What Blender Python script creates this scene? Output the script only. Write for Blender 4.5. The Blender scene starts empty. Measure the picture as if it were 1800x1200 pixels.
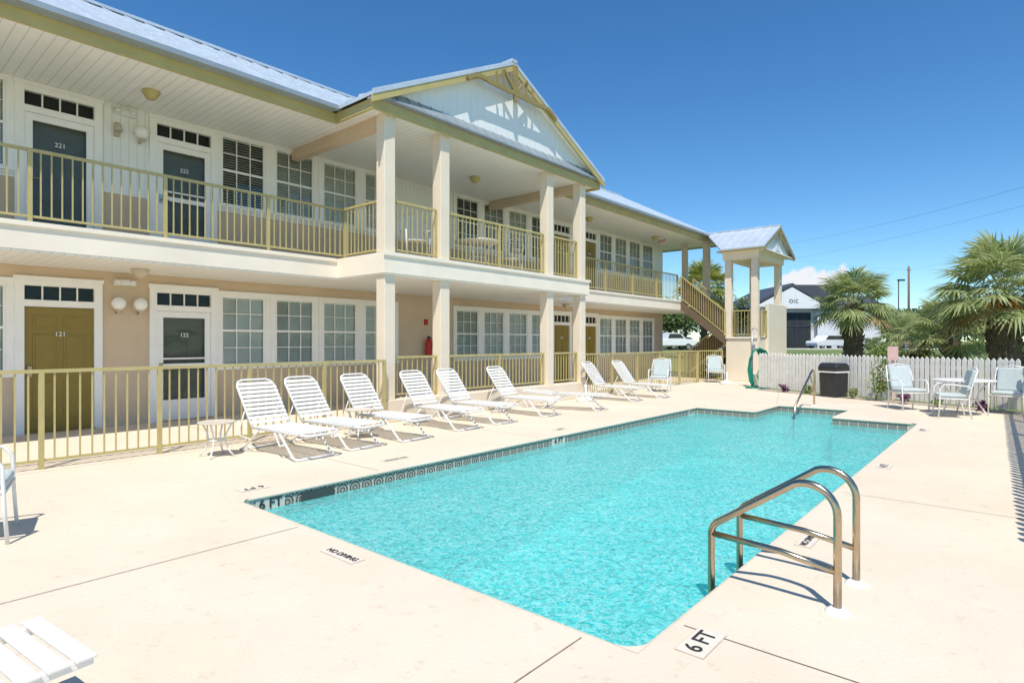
import bpy, math, random
from mathutils import Vector, Matrix
random.seed(7)
R=math.radians
scene=bpy.context.scene
COL=scene.collection
# ------------------------------------------------------------------ helpers
class MB:
    def __init__(s): s.v=[];s.f=[];s.m=[];s.s=[];s.uv={}
    def quad(s,pts,mi=0,sm=False,uv=None):
        b=len(s.v); s.v+= [tuple(p) for p in pts]; s.f.append(list(range(b,b+len(pts)))); s.m.append(mi); s.s.append(sm)
        if uv: s.uv[len(s.f)-1]=uv
    def box(s,x0,x1,y0,y1,z0,z1,mi=0,M=None):
        if x0>x1:x0,x1=x1,x0
        if y0>y1:y0,y1=y1,y0
        if z0>z1:z0,z1=z1,z0
        P=[(x0,y0,z0),(x1,y0,z0),(x1,y1,z0),(x0,y1,z0),(x0,y0,z1),(x1,y0,z1),(x1,y1,z1),(x0,y1,z1)]
        if M: P=[tuple(M@Vector(p)) for p in P]
        b=len(s.v); s.v+=P
        for q in [(0,3,2,1),(4,5,6,7),(0,1,5,4),(1,2,6,5),(2,3,7,6),(3,0,4,7)]:
            s.f.append([b+i for i in q]); s.m.append(mi); s.s.append(False)
    def prism(s,poly,a,b_,axis='y',mi=0):
        n=len(poly); b=len(s.v)
        for t in (a,b_):
            for p in poly:
                s.v.append({'y':(p[0],t,p[1]),'x':(t,p[0],p[1]),'z':(p[0],p[1],t)}[axis])
        s.f.append([b+i for i in range(n)]); s.m.append(mi); s.s.append(False)
        s.f.append([b+n+i for i in reversed(range(n))]); s.m.append(mi); s.s.append(False)
        for i in range(n):
            j=(i+1)%n
            s.f.append([b+i,b+n+i,b+n+j,b+j]); s.m.append(mi); s.s.append(False)
    def tube(s,pts,r,n=8,mi=0,closed=False,radii=None):
        pts=[Vector(p) for p in pts]; N=len(pts); b=len(s.v); prev=None
        for i,p in enumerate(pts):
            if closed: t=(pts[(i+1)%N]-pts[i-1])
            elif i==0: t=pts[1]-p
            elif i==N-1: t=p-pts[i-1]
            else: t=(pts[i+1]-p).normalized()+(p-pts[i-1]).normalized()
            if t.length<1e-9: t=Vector((0,0,1))
            t.normalize()
            if prev is None:
                a=Vector((0,0,1)) if abs(t.z)<.9 else Vector((1,0,0))
                u=t.cross(a).normalized()
            else:
                u=(prev-t*prev.dot(t))
                u=u.normalized() if u.length>1e-6 else t.orthogonal().normalized()
            prev=u; w=t.cross(u)
            rr=radii[i] if radii else r
            for k in range(n):
                a=2*math.pi*(k+.5)/n
                s.v.append(tuple(p+u*math.cos(a)*rr+w*math.sin(a)*rr))
        rng=N if closed else N-1
        for i in range(rng):
            i2=(i+1)%N
            for k in range(n):
                k2=(k+1)%n
                s.f.append([b+i*n+k,b+i*n+k2,b+i2*n+k2,b+i2*n+k]); s.m.append(mi); s.s.append(n>4)
        if not closed:
            s.f.append([b+k for k in reversed(range(n))]); s.m.append(mi); s.s.append(False)
            s.f.append([b+(N-1)*n+k for k in range(n)]); s.m.append(mi); s.s.append(False)
    def lathe(s,prof,c=(0,0,0),n=16,mi=0):
        b=len(s.v)
        for r,z in prof:
            for k in range(n):
                a=2*math.pi*k/n
                s.v.append((c[0]+r*math.cos(a),c[1]+r*math.sin(a),c[2]+z))
        for i in range(len(prof)-1):
            for k in range(n):
                k2=(k+1)%n
                s.f.append([b+i*n+k,b+i*n+k2,b+(i+1)*n+k2,b+(i+1)*n+k]); s.m.append(mi); s.s.append(True)
    def sphere(s,c,r,n=14,mi=0,sz=1):
        s.lathe([(max(1e-4,r*math.sin(math.pi*i/10)),-r*sz*math.cos(math.pi*i/10)) for i in range(11)],c,n,mi)
BASE={}
def mk(mb,name,mats,parent=None,origin=None,bevel=0,loc=None,rotz=0):
    vs=[Vector(v) for v in mb.v]
    if origin is None:
        lo=[min(v[i] for v in vs) for i in range(3)]; hi=[max(v[i] for v in vs) for i in range(3)]
        origin=((lo[0]+hi[0])/2,(lo[1]+hi[1])/2,lo[2])
    o=Vector(origin)
    me=bpy.data.meshes.new(name); me.from_pydata([tuple(v-o) for v in vs],[],mb.f)
    if not isinstance(mats,(list,tuple)): mats=[mats]
    for m in mats: me.materials.append(m)
    for i,p in enumerate(me.polygons):
        p.material_index=mb.m[i]; p.use_smooth=mb.s[i]
    if mb.uv:
        ul=me.uv_layers.new(name="UVMap")
        for i,p in enumerate(me.polygons):
            if i in mb.uv:
                for k,li in enumerate(p.loop_indices): ul.data[li].uv=mb.uv[i][k]
    me.update()
    ob=bpy.data.objects.new(name,me); COL.objects.link(ob)
    if bevel:
        md=ob.modifiers.new("bevel",'BEVEL'); md.width=bevel; md.segments=2; md.limit_method='ANGLE'
    BASE[ob.name]=o
    if parent:
        ob.parent=parent; ob.location=o-BASE[parent.name]
    else: ob.location=o if loc is None else loc
    if rotz: ob.rotation_euler=(0,0,rotz)
    return ob
def tag(o,label,cat,group=None):
    o["label"]=label; o["category"]=cat
    if group: o["group"]=group
def struct(o): o["kind"]="structure"; return o
def thing(name,label,cat,loc=(0,0,0),rotz=0,group=None,world=False):
    e=bpy.data.objects.new(name,None); e.empty_display_size=.2; COL.objects.link(e)
    e.location=loc; e.rotation_euler=(0,0,rotz); tag(e,label,cat,group)
    BASE[e.name]=Vector(loc) if world else Vector((0,0,0))
    return e
def dup(t,loc,rotz=0,label=None):
    def cp(o,par):
        n=o.copy(); COL.objects.link(n)
        n.parent=par
        for c in list(o.children): cp(c,n)
        return n
    n=cp(t,None); n.location=loc; n.rotation_euler=(0,0,rotz)
    if label: n["label"]=label
    return n
# ------------------------------------------------------------------ materials
def newmat(name):
    m=bpy.data.materials.new(name); m.use_nodes=True; nt=m.node_tree
    return m,nt,nt.nodes["Principled BSDF"]
def mat(name,col,rough=.6,metal=0,var=.12,vs=3.0,bump=0,bs=60,coat=0,spec=.5,col2=None,streak=0):
    m,nt,p=newmat(name); N=nt.nodes; L=nt.links
    p.inputs["Roughness"].default_value=rough; p.inputs["Metallic"].default_value=metal
    p.inputs["Specular IOR Level"].default_value=spec
    p.inputs["Coat Weight"].default_value=coat
    tc=N.new("ShaderNodeTexCoord")
    n=N.new("ShaderNodeTexNoise"); n.inputs["Scale"].default_value=vs; n.inputs["Detail"].default_value=6; n.inputs["Roughness"].default_value=.65
    if streak:
        mp=N.new("ShaderNodeMapping"); mp.inputs["Scale"].default_value=(1,1,streak); L.new(tc.outputs["Object"],mp.inputs[0]); L.new(mp.outputs[0],n.inputs["Vector"])
    else: L.new(tc.outputs["Object"],n.inputs["Vector"])
    r=N.new("ShaderNodeValToRGB"); r.color_ramp.elements[0].position=.3; r.color_ramp.elements[1].position=.7
    c2=col2 if col2 else tuple(min(1,c*(1+var)) for c in col)
    c1=tuple(c*(1-var) for c in col) if not col2 else col
    r.color_ramp.elements[0].color=(*c1,1); r.color_ramp.elements[1].color=(*c2,1)
    L.new(n.outputs["Fac"],r.inputs["Fac"]); L.new(r.outputs["Color"],p.inputs["Base Color"])
    if bump:
        b=N.new("ShaderNodeTexNoise"); b.inputs["Scale"].default_value=bs; b.inputs["Detail"].default_value=4
        L.new(tc.outputs["Object"],b.inputs["Vector"])
        bp=N.new("ShaderNodeBump"); bp.inputs["Strength"].default_value=bump; bp.inputs["Distance"].default_value=.01
        L.new(b.outputs["Fac"],bp.inputs["Height"]); L.new(bp.outputs["Normal"],p.inputs["Normal"])
    return m
def boards(name,col,pitch,axis='X',line=.6,w=.1):
    m,nt,p=newmat(name); N=nt.nodes; L=nt.links
    p.inputs["Roughness"].default_value=.45
    tc=N.new("ShaderNodeTexCoord"); sp=N.new("ShaderNodeSeparateXYZ"); L.new(tc.outputs["Object"],sp.inputs[0])
    a=N.new("ShaderNodeMath"); a.operation='DIVIDE'; a.inputs[1].default_value=pitch; L.new(sp.outputs[axis],a.inputs[0])
    f=N.new("ShaderNodeMath"); f.operation='FRACT'; L.new(a.outputs[0],f.inputs[0])
    g=N.new("ShaderNodeMath"); g.operation='LESS_THAN'; g.inputs[1].default_value=w; L.new(f.outputs[0],g.inputs[0])
    n=N.new("ShaderNodeTexNoise"); n.inputs["Scale"].default_value=2.5; n.inputs["Detail"].default_value=5; L.new(tc.outputs["Object"],n.inputs["Vector"])
    r=N.new("ShaderNodeValToRGB"); r.color_ramp.elements[0].color=(*[c*.9 for c in col],1); r.color_ramp.elements[1].color=(*col,1)
    L.new(n.outputs["Fac"],r.inputs["Fac"])
    mx=N.new("ShaderNodeMix"); mx.data_type='RGBA'; L.new(g.outputs[0],mx.inputs["Factor"]); L.new(r.outputs["Color"],mx.inputs["A"])
    mx.inputs["B"].default_value=(*[c*line for c in col],1); L.new(mx.outputs["Result"],p.inputs["Base Color"])
    bp=N.new("ShaderNodeBump"); bp.invert=True; bp.inputs["Strength"].default_value=.6; bp.inputs["Distance"].default_value=.01
    L.new(g.outputs[0],bp.inputs["Height"]); L.new(bp.outputs["Normal"],p.inputs["Normal"])
    return m
STUCCO=mat("stucco_tan",(.66,.51,.35),.9,var=.06,vs=1.5,bump=.5,bs=90)
STUCCO_D=mat("stucco_stair_shade",(.15,.105,.065),.9,var=.08,vs=1.5,bump=.5,bs=90)  # stucco darkened so the shade on the stairs sits in its colour
STUCCO_L=mat("stucco_cream",(.80,.69,.54),.9,var=.05,vs=1.5,bump=.5,bs=90)
STUCCO_W=mat("stucco_light",(.88,.79,.65),.9,var=.06,vs=1.2,bump=.4,bs=90)
SIDING=boards("white_siding",(.94,.92,.85),.13,'X',.76,.09)
SOFFIT=boards("white_soffit",(.96,.93,.86),.145,'X',.68,.07)
GABLE=boards("gable_siding",(.88,.88,.86),.2,'X',.86,.05)
WHITE=mat("white_paint",(.92,.89,.83),.45,var=.04,vs=4)
WHITEP=mat("white_powder_coat",(.80,.785,.75),.35,var=.03,vs=6)
STRAP=mat("white_vinyl_strap",(.78,.765,.72),.5,var=.05,vs=9)
GOLD=mat("gold_painted_metal",(.48,.40,.17),.45,var=.12,vs=5)
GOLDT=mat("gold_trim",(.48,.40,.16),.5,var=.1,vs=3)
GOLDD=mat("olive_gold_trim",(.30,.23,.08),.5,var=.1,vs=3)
OLIVE=mat("olive_door_paint",(.26,.18,.025),.4,var=.07,vs=3)
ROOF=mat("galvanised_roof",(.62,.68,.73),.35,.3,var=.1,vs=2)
ROOFD=mat("dark_grey_roof_trim",(.33,.38,.41),.4,.3,var=.1,vs=2)  # darker blue-grey metal for the drip edges and pent roof
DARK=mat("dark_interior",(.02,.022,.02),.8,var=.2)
BLIND=mat("window_blind",(.86,.87,.80),.6,var=.05,vs=4)
BLACK=mat("black_paint",(.035,.033,.03),.6,var=.2)
BLACKP=mat("black_plastic",(.025,.026,.028),.45,var=.3,vs=8)
STEEL=mat("brushed_steel",(.50,.40,.28),.22,1,var=.15,vs=12)
CUSH=mat("pale_blue_cushion",(.50,.56,.55),.9,var=.1,vs=12,bump=.3,bs=200)
GLOBE=mat("white_globe",(.92,.89,.83),.25,var=.02)
RED=mat("red_paint",(.5,.02,.015),.4)
GREENH=mat("green_hose",(.01,.22,.14),.45)
CONC=mat("white_concrete",(.70,.66,.59),.8,bump=.3)
BEIGEM=mat("beige_fixture",(.55,.48,.36),.5)
BARK=mat("palm_trunk_bark",(.06,.042,.028),.95,vs=14,col2=(.19,.14,.09),bump=1,bs=40)
BARK2=mat("bark",(.07,.05,.035),.95,vs=10,col2=(.15,.11,.08),bump=.8,bs=30)
ASPH=mat("asphalt",(.055,.055,.057),.9,var=.25,vs=2,bump=.4,bs=80)
OFFW=mat("office_white",(.78,.79,.79),.7,var=.03)
OFFR=mat("office_dark_roof",(.07,.075,.09),.5,var=.2)
RUB=mat("tyre_rubber",(.02,.02,.02),.8)
CARW=mat("white_car_paint",(.80,.80,.80),.25,coat=.6,var=.02)
CARB=mat("blue_car_paint",(.02,.10,.28),.25,coat=.6,var=.03)
CARG=mat("grey_car_paint",(.25,.26,.27),.25,coat=.6,var=.03)
CGLASS=mat("car_glass",(.02,.025,.03),.08,var=.1)
EGLASS=mat("dark_entry_glass",(.04,.045,.05),.5,var=.3,vs=.6,spec=.2)
POLEW=mat("weathered_pole_wood",(.20,.14,.10),.9,var=.3,vs=6)
WIRE=mat("wire",(.08,.09,.10),.6)
INNER=mat("dark_inner_door",(.12,.125,.10),.5)
MULCH=mat("gravel_bed",(.20,.13,.09),.95,vs=35,col2=(.60,.53,.44),bump=1,bs=60)
WHITEF=mat("weathered_white_fence",(.80,.77,.71),.7,var=.10,vs=5)
def leafmat(name,a,b,trans=.25):
    m,nt,p=newmat(name); N=nt.nodes; L=nt.links
    g=N.new("ShaderNodeNewGeometry"); r=N.new("ShaderNodeValToRGB")
    r.color_ramp.elements[0].color=(*a,1); r.color_ramp.elements[1].color=(*b,1)
    L.new(g.outputs["Random Per Island"],r.inputs["Fac"]); L.new(r.outputs["Color"],p.inputs["Base Color"])
    p.inputs["Roughness"].default_value=.5
    t=N.new("ShaderNodeBsdfTranslucent"); L.new(r.outputs["Color"],t.inputs["Color"])
    mx=N.new("ShaderNodeMixShader"); mx.inputs[0].default_value=trans
    L.new(p.outputs[0],mx.inputs[1]); L.new(t.outputs[0],mx.inputs[2]); L.new(mx.outputs[0],N["Material Output"].inputs[0])
    return m
PALM=leafmat("fan_palm_leaf",(.24,.30,.09),(.56,.59,.30),.45)
PALMY=leafmat("cabbage_palm_leaf",(.18,.23,.03),(.50,.50,.13),.4)
PALMD=leafmat("dry_palm_leaf",(.25,.17,.07),(.42,.32,.16))
LEAF=leafmat("tree_leaf",(.05,.10,.02),(.18,.25,.06),.35)
LEAF2=leafmat("shrub_leaf",(.09,.16,.03),(.30,.36,.09),.35)
PURP=leafmat("purple_leaf",(.08,.015,.06),(.20,.05,.14))
FRUIT=mat("orange_fruit",(.65,.22,.02),.5)
def deckmat():
    m,nt,p=newmat("cream_deck_coating"); N=nt.nodes; L=nt.links
    tc=N.new("ShaderNodeTexCoord")
    n=N.new("ShaderNodeTexNoise"); n.inputs["Scale"].default_value=.55; n.inputs["Detail"].default_value=9; n.inputs["Roughness"].default_value=.65
    L.new(tc.outputs["Object"],n.inputs["Vector"])
    r=N.new("ShaderNodeValToRGB"); r.color_ramp.elements[0].position=.32; r.color_ramp.elements[1].position=.66
    r.color_ramp.elements[0].color=(.66,.56,.43,1); r.color_ramp.elements[1].color=(.73,.635,.505,1)
    L.new(n.outputs["Fac"],r.inputs["Fac"])
    n2=N.new("ShaderNodeTexNoise"); n2.inputs["Scale"].default_value=7; n2.inputs["Detail"].default_value=8; n2.inputs["Roughness"].default_value=.8
    L.new(tc.outputs["Object"],n2.inputs["Vector"])
    r2=N.new("ShaderNodeValToRGB"); r2.color_ramp.elements[0].position=.27; r2.color_ramp.elements[0].color=(.74,.70,.65,1); r2.color_ramp.elements[1].position=.44; r2.color_ramp.elements[1].color=(1,1,1,1)
    L.new(n2.outputs["Fac"],r2.inputs["Fac"])
    mx=N.new("ShaderNodeMix"); mx.data_type='RGBA'; mx.blend_type='MULTIPLY'; mx.inputs["Factor"].default_value=1
    L.new(r.outputs["Color"],mx.inputs["A"]); L.new(r2.outputs["Color"],mx.inputs["B"]); L.new(mx.outputs["Result"],p.inputs["Base Color"])
    b=N.new("ShaderNodeTexNoise"); b.inputs["Scale"].default_value=45; b.inputs["Detail"].default_value=5; L.new(tc.outputs["Object"],b.inputs["Vector"])
    bp=N.new("ShaderNodeBump"); bp.inputs["Strength"].default_value=.3; bp.inputs["Distance"].default_value=.01
    L.new(b.outputs["Fac"],bp.inputs["Height"]); L.new(bp.outputs["Normal"],p.inputs["Normal"])
    p.inputs["Roughness"].default_value=.85; p.inputs["Specular IOR Level"].default_value=.3
    return m
DECK=deckmat()
def grassmat():
    m,nt,p=newmat("lawn"); N=nt.nodes; L=nt.links
    tc=N.new("ShaderNodeTexCoord")
    n=N.new("ShaderNodeTexNoise"); n.inputs["Scale"].default_value=.25; n.inputs["Detail"].default_value=12; n.inputs["Roughness"].default_value=.75
    L.new(tc.outputs["Object"],n.inputs["Vector"])
    r=N.new("ShaderNodeValToRGB"); r.color_ramp.elements[0].position=.3; r.color_ramp.elements[1].position=.7
    r.color_ramp.elements[0].color=(.08,.13,.03,1); r.color_ramp.elements[1].color=(.22,.26,.08,1)
    L.new(n.outputs["Fac"],r.inputs["Fac"]); L.new(r.outputs["Color"],p.inputs["Base Color"]); p.inputs["Roughness"].default_value=.95
    return m
GRASS=grassmat()
def tilemat():
    m,nt,p=newmat("patterned_pool_tile"); N=nt.nodes; L=nt.links
    uv=N.new("ShaderNodeUVMap"); sp=N.new("ShaderNodeSeparateXYZ"); L.new(uv.outputs[0],sp.inputs[0])
    def M(op,a,b=None):
        n=N.new("ShaderNodeMath"); n.operation=op
        for i,x in enumerate((a,b)):
            if x is None: continue
            if isinstance(x,(int,float)): n.inputs[i].default_value=x
            else: L.new(x,n.inputs[i])
        return n.outputs[0]
    fx=M('SUBTRACT',M('FRACT',sp.outputs['X']),.5); fy=M('SUBTRACT',sp.outputs['Y'],.5)
    d=M('SQRT',M('ADD',M('MULTIPLY',fx,fx),M('MULTIPLY',fy,fy)))
    ring=M('SINE',M('MULTIPLY',d,30))
    an=M('SINE',M('MULTIPLY',M('ARCTAN2',fy,fx),12))
    val=M('ADD',M('MULTIPLY',ring,.36),M('MULTIPLY',an,.12)); val=M('ADD',val,.5)
    g=M('GREATER_THAN',M('ABSOLUTE',fx),.47)
    r=N.new("ShaderNodeValToRGB")
    r.color_ramp.elements[0].color=(.035,.035,.04,1); r.color_ramp.elements[1].color=(.66,.54,.40,1)
    e=r.color_ramp.elements.new(.5); e.color=(.22,.20,.18,1)
    L.new(val,r.inputs["Fac"])
    mx=N.new("ShaderNodeMix"); mx.data_type='RGBA'; L.new(g,mx.inputs["Factor"]); L.new(r.outputs["Color"],mx.inputs["A"]); mx.inputs["B"].default_value=(.62,.58,.5,1)
    L.new(mx.outputs["Result"],p.inputs["Base Color"]); p.inputs["Roughness"].default_value=.2
    return m
TILE=tilemat()
PLASTER=mat("pool_plaster",(.48,.87,.86),.7,var=.06,vs=1.2)
def watermat():
    m,nt,p=newmat("pool_water"); N=nt.nodes; L=nt.links
    N.remove(p)
    tc=N.new("ShaderNodeTexCoord")
    n1=N.new("ShaderNodeTexNoise"); n1.inputs["Scale"].default_value=11; n1.inputs["Detail"].default_value=4; n1.inputs["Distortion"].default_value=1.0
    n2=N.new("ShaderNodeTexNoise"); n2.inputs["Scale"].default_value=1.6; n2.inputs["Detail"].default_value=3; n2.inputs["Distortion"].default_value=.6
    v=N.new("ShaderNodeTexVoronoi"); v.feature='SMOOTH_F1'; v.inputs["Scale"].default_value=20
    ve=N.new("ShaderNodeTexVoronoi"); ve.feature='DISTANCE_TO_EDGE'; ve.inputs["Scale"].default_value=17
    ds=N.new("ShaderNodeMix"); ds.data_type='RGBA'; ds.blend_type='ADD'; ds.inputs["Factor"].default_value=.14
    L.new(tc.outputs["Object"],ds.inputs["A"]); L.new(n1.outputs["Color"],ds.inputs["B"])
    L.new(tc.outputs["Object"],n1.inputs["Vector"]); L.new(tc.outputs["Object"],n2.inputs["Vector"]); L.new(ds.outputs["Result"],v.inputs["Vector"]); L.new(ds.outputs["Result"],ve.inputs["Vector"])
    a=N.new("ShaderNodeMath"); a.operation='MULTIPLY_ADD'; a.inputs[1].default_value=.7; L.new(v.outputs["Distance"],a.inputs[0]); L.new(n1.outputs["Fac"],a.inputs[2])
    b=N.new("ShaderNodeMath"); b.operation='ADD'; L.new(a.outputs[0],b.inputs[0]); L.new(n2.outputs["Fac"],b.inputs[1])
    bp=N.new("ShaderNodeBump"); bp.inputs["Strength"].default_value=1; bp.inputs["Distance"].default_value=.05; L.new(b.outputs[0],bp.inputs["Height"])
    bs=N.new("ShaderNodeBump"); bs.inputs["Strength"].default_value=1; bs.inputs["Distance"].default_value=.011; L.new(b.outputs[0],bs.inputs["Height"])
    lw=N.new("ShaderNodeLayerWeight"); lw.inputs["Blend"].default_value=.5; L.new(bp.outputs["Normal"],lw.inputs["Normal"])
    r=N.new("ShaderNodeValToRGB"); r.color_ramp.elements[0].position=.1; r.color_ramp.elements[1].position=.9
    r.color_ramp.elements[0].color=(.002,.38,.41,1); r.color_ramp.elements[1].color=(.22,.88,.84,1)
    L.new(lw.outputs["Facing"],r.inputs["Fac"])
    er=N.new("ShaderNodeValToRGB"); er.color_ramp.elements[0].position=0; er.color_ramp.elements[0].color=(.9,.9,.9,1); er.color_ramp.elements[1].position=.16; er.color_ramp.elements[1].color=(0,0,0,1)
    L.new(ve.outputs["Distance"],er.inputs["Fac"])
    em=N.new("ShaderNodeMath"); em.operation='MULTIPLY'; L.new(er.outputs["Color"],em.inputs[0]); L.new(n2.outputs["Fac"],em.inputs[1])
    cm=N.new("ShaderNodeMix"); cm.data_type='RGBA'; L.new(em.outputs[0],cm.inputs["Factor"]); L.new(r.outputs["Color"],cm.inputs["A"]); cm.inputs["B"].default_value=(.80,1,.98,1)  # pale cell lines painted into the water colour, imitating refracted light
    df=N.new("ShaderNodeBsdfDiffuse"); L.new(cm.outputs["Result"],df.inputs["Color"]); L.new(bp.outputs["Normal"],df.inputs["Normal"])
    tr=N.new("ShaderNodeBsdfTransparent"); tr.inputs["Color"].default_value=(.20,.91,.92,1)
    m1=N.new("ShaderNodeMixShader"); m1.inputs[0].default_value=.56; L.new(tr.outputs[0],m1.inputs[1]); L.new(df.outputs[0],m1.inputs[2])
    gl=N.new("ShaderNodeBsdfGlossy"); gl.inputs["Roughness"].default_value=.05; L.new(bs.outputs["Normal"],gl.inputs["Normal"])
    fr=N.new("ShaderNodeFresnel"); fr.inputs["IOR"].default_value=1.33; L.new(bs.outputs["Normal"],fr.inputs["Normal"])
    fm=N.new("ShaderNodeMath"); fm.operation='MULTIPLY'; fm.inputs[1].default_value=.6; L.new(fr.outputs[0],fm.inputs[0])
    m2=N.new("ShaderNodeMixShader"); L.new(fm.outputs[0],m2.inputs[0]); L.new(m1.outputs[0],m2.inputs[1]); L.new(gl.outputs[0],m2.inputs[2])
    L.new(m2.outputs[0],N["Material Output"].inputs[0])
    return m
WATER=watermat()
def glassmat(name,fac,tint,ior=1.45):
    m,nt,p=newmat(name); N=nt.nodes; L=nt.links; N.remove(p)
    tr=N.new("ShaderNodeBsdfTransparent"); tr.inputs["Color"].default_value=(*tint,1)
    gl=N.new("ShaderNodeBsdfGlossy"); gl.inputs["Roughness"].default_value=.02
    tc=N.new("ShaderNodeTexCoord"); n=N.new("ShaderNodeTexNoise"); n.inputs["Scale"].default_value=1.3; L.new(tc.outputs["Object"],n.inputs["Vector"])
    bp=N.new("ShaderNodeBump"); bp.inputs["Strength"].default_value=.25; bp.inputs["Distance"].default_value=.05; L.new(n.outputs["Fac"],bp.inputs["Height"]); L.new(bp.outputs["Normal"],gl.inputs["Normal"])
    fr=N.new("ShaderNodeFresnel"); fr.inputs["IOR"].default_value=ior
    a=N.new("ShaderNodeMath"); a.operation='ADD'; a.inputs[1].default_value=fac; L.new(fr.outputs[0],a.inputs[0])
    mx=N.new("ShaderNodeMixShader"); L.new(a.outputs[0],mx.inputs[0]); L.new(tr.outputs[0],mx.inputs[1]); L.new(gl.outputs[0],mx.inputs[2])
    L.new(mx.outputs[0],N["Material Output"].inputs[0])
    return m
GLASS=glassmat("window_glass",.02,(.96,.98,.95))
DGLASS=glassmat("door_screen_glass",.01,(.95,.97,.93),1.3)
def text(s,size,M4,m,name,parent=None,label=None,bold=.0):
    cu=bpy.data.curves.new(name,'FONT'); cu.body=s; cu.size=size; cu.align_x='CENTER'; cu.align_y='CENTER'; cu.extrude=.001; cu.offset=bold
    t=bpy.data.objects.new(name+"_tmp",cu); COL.objects.link(t)
    bpy.context.view_layer.update()
    me=bpy.data.meshes.new_from_object(t); bpy.data.objects.remove(t)
    me.materials.clear(); me.materials.append(m)
    loc=M4.translation.copy(); rot=M4.to_3x3().to_4x4(); me.transform(rot)
    ob=bpy.data.objects.new(name,me); COL.objects.link(ob)
    if parent: ob.parent=parent; ob.location=loc-BASE[parent.name]
    else: ob.location=loc
    return ob
def frontM(x,y,z):
    return Matrix.Translation((x,y,z))@Matrix.Rotation(R(90),4,'X')
# ------------------------------------------------------------------ ground, deck, pool
def sstep(a,b,x):
    t=max(0,min(1,(x-a)/(b-a))); return t*t*(3-2*t)
def gh(x,y): return -.03+.63*sstep(22,50,math.hypot(x-8.5,y-3.5))
g=MB(); rad=[7.3,10,14,18,22,26,30,35,40,45,50,60,80,120,200,400,900,2500]; n=72
for r in rad:
    for k in range(n):
        a=2*math.pi*k/n; x=8.5+r*math.cos(a); y=3.5+r*math.sin(a); g.v.append((x,y,gh(x,y)))
for i in range(len(rad)-1):
    for k in range(n):
        k2=(k+1)%n; g.f.append([i*n+k,(i+1)*n+k,(i+1)*n+k2,i*n+k2]); g.m.append(0); g.s.append(True)
struct(mk(g,"ground",GRASS,origin=(8.5,3.5,0)))
PX0,PX1,PY0,PY1=2.55,13.05,1.39,5.6
AX1,AY0,AY1=14.7,2.8,4.3
def xr(y): return 16.6+(y+.1)*.46
d=MB()
ys=[-12,PY0,AY0,AY1,PY1,6.25]; xs=[-15,PX0,PX1,AX1]
for j in range(len(ys)-1):
    y0,y1=ys[j],ys[j+1]
    for i in range(3):
        x0,x1=xs[i],xs[i+1]; cx,cy=(x0+x1)/2,(y0+y1)/2
        if PX0<cx<PX1 and PY0<cy<PY1: continue
        if PX1<cx<AX1 and AY0<cy<AY1: continue
        d.quad([(x0,y0,0),(x1,y0,0),(x1,y1,0),(x0,y1,0)])
    if j==0: d.quad([(AX1,-2,0),(xr(-2),-2,0),(xr(y1),y1,0),(AX1,y1,0)])
    else: d.quad([(AX1,y0,0),(xr(y0),y0,0),(xr(y1),y1,0),(AX1,y1,0)])
d.quad([(-15,6.25,0),(26.5,6.25,0),(26.5,13,0),(-15,13,0)])
struct(mk(d,"pool_deck_pavement",DECK,origin=(8,4,0)))
JM=mat("joint_dirt",(.25,.19,.14),.9,var=.3,vs=20)
j=MB()
def jl(x0,y0,x1,y1,w=.007):
    dx,dy=x1-x0,y1-y0; l=math.hypot(dx,dy); nx,ny=-dy/l*w/2,dx/l*w/2
    j.quad([(x0-nx,y0-ny,.004),(x1-nx,y1-ny,.004),(x1+nx,y1+ny,.004),(x0+nx,y0+ny,.004)])
jl(-8,4.38,2.5,4.42); jl(-6,1.68,2.5,1.68); jl(2.96,-6,2.96,1.34); jl(6.6,-6,6.6,1.34,.006); jl(10.2,-5,10.2,1.34,.006)
jl(4.2,5.65,4.2,12.1,.006); jl(7.3,5.65,7.3,8.7,.006); jl(10.6,5.65,10.6,8.7,.006); jl(13.1,5.65,13.1,12,.006); jl(-8,8.55,6.6,8.55,.007); jl(14.75,4.35,19.2,5.6,.006); jl(-1.2,-5,-1.2,9,.006)
struct(mk(j,"pavement_joint",JM))
outline=[(PX0,PY0),(PX1,PY0),(PX1,AY0),(AX1,AY0),(AX1,AY1),(PX1,AY1),(PX1,PY1),(PX0,PY1)]
TB=-.24
b=MB()
def dep(x): return -1.75 if x<5 else (-1.15 if x>10 else -1.75+.6*(x-5)/5)
for k in range(8):
    (x0,y0),(x1,y1)=outline[k],outline[(k+1)%8]
    if k in (2,3,4): z0=z1=-1.15
    else: z0,z1=dep(x0),dep(x1)
    if k in (0,6):
        sg=[PX0,5,10,PX1] if k==0 else [PX1,10,5,PX0]
        for q in range(3): b.quad([(sg[q],y0,dep(sg[q])),(sg[q],y0,TB),(sg[q+1],y0,TB),(sg[q+1],y0,dep(sg[q+1]))])
    else: b.quad([(x0,y0,z0),(x0,y0,TB),(x1,y1,TB),(x1,y1,z1)])
for a_,c_ in ((PX0,5),(5,10),(10,PX1)):
    b.quad([(a_,PY0,dep(a_)),(c_,PY0,dep(c_)),(c_,PY1,dep(c_)),(a_,PY1,dep(a_))])
b.quad([(PX1,AY0,-1.15),(AX1,AY0,-1.15),(AX1,AY1,-1.15),(PX1,AY1,-1.15)])
pool=thing("swimming_pool","rectangular turquoise pool with patterned tile band set in cream deck","swimming pool",(8,3.5,-1.75),world=True)
mk(b,"basin",PLASTER,pool)
b=MB()
for k,(xa,zt) in enumerate(((12.85,-.90),(13.3,-.68),(13.75,-.46),(14.2,-.26))):
    b.box(xa,AX1-.002,AY0+.002,AY1-.002,-1.148,zt)
mk(b,"step",mat("step_plaster",(.78,.90,.86),.7,var=.04),pool)
b=MB()
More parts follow.
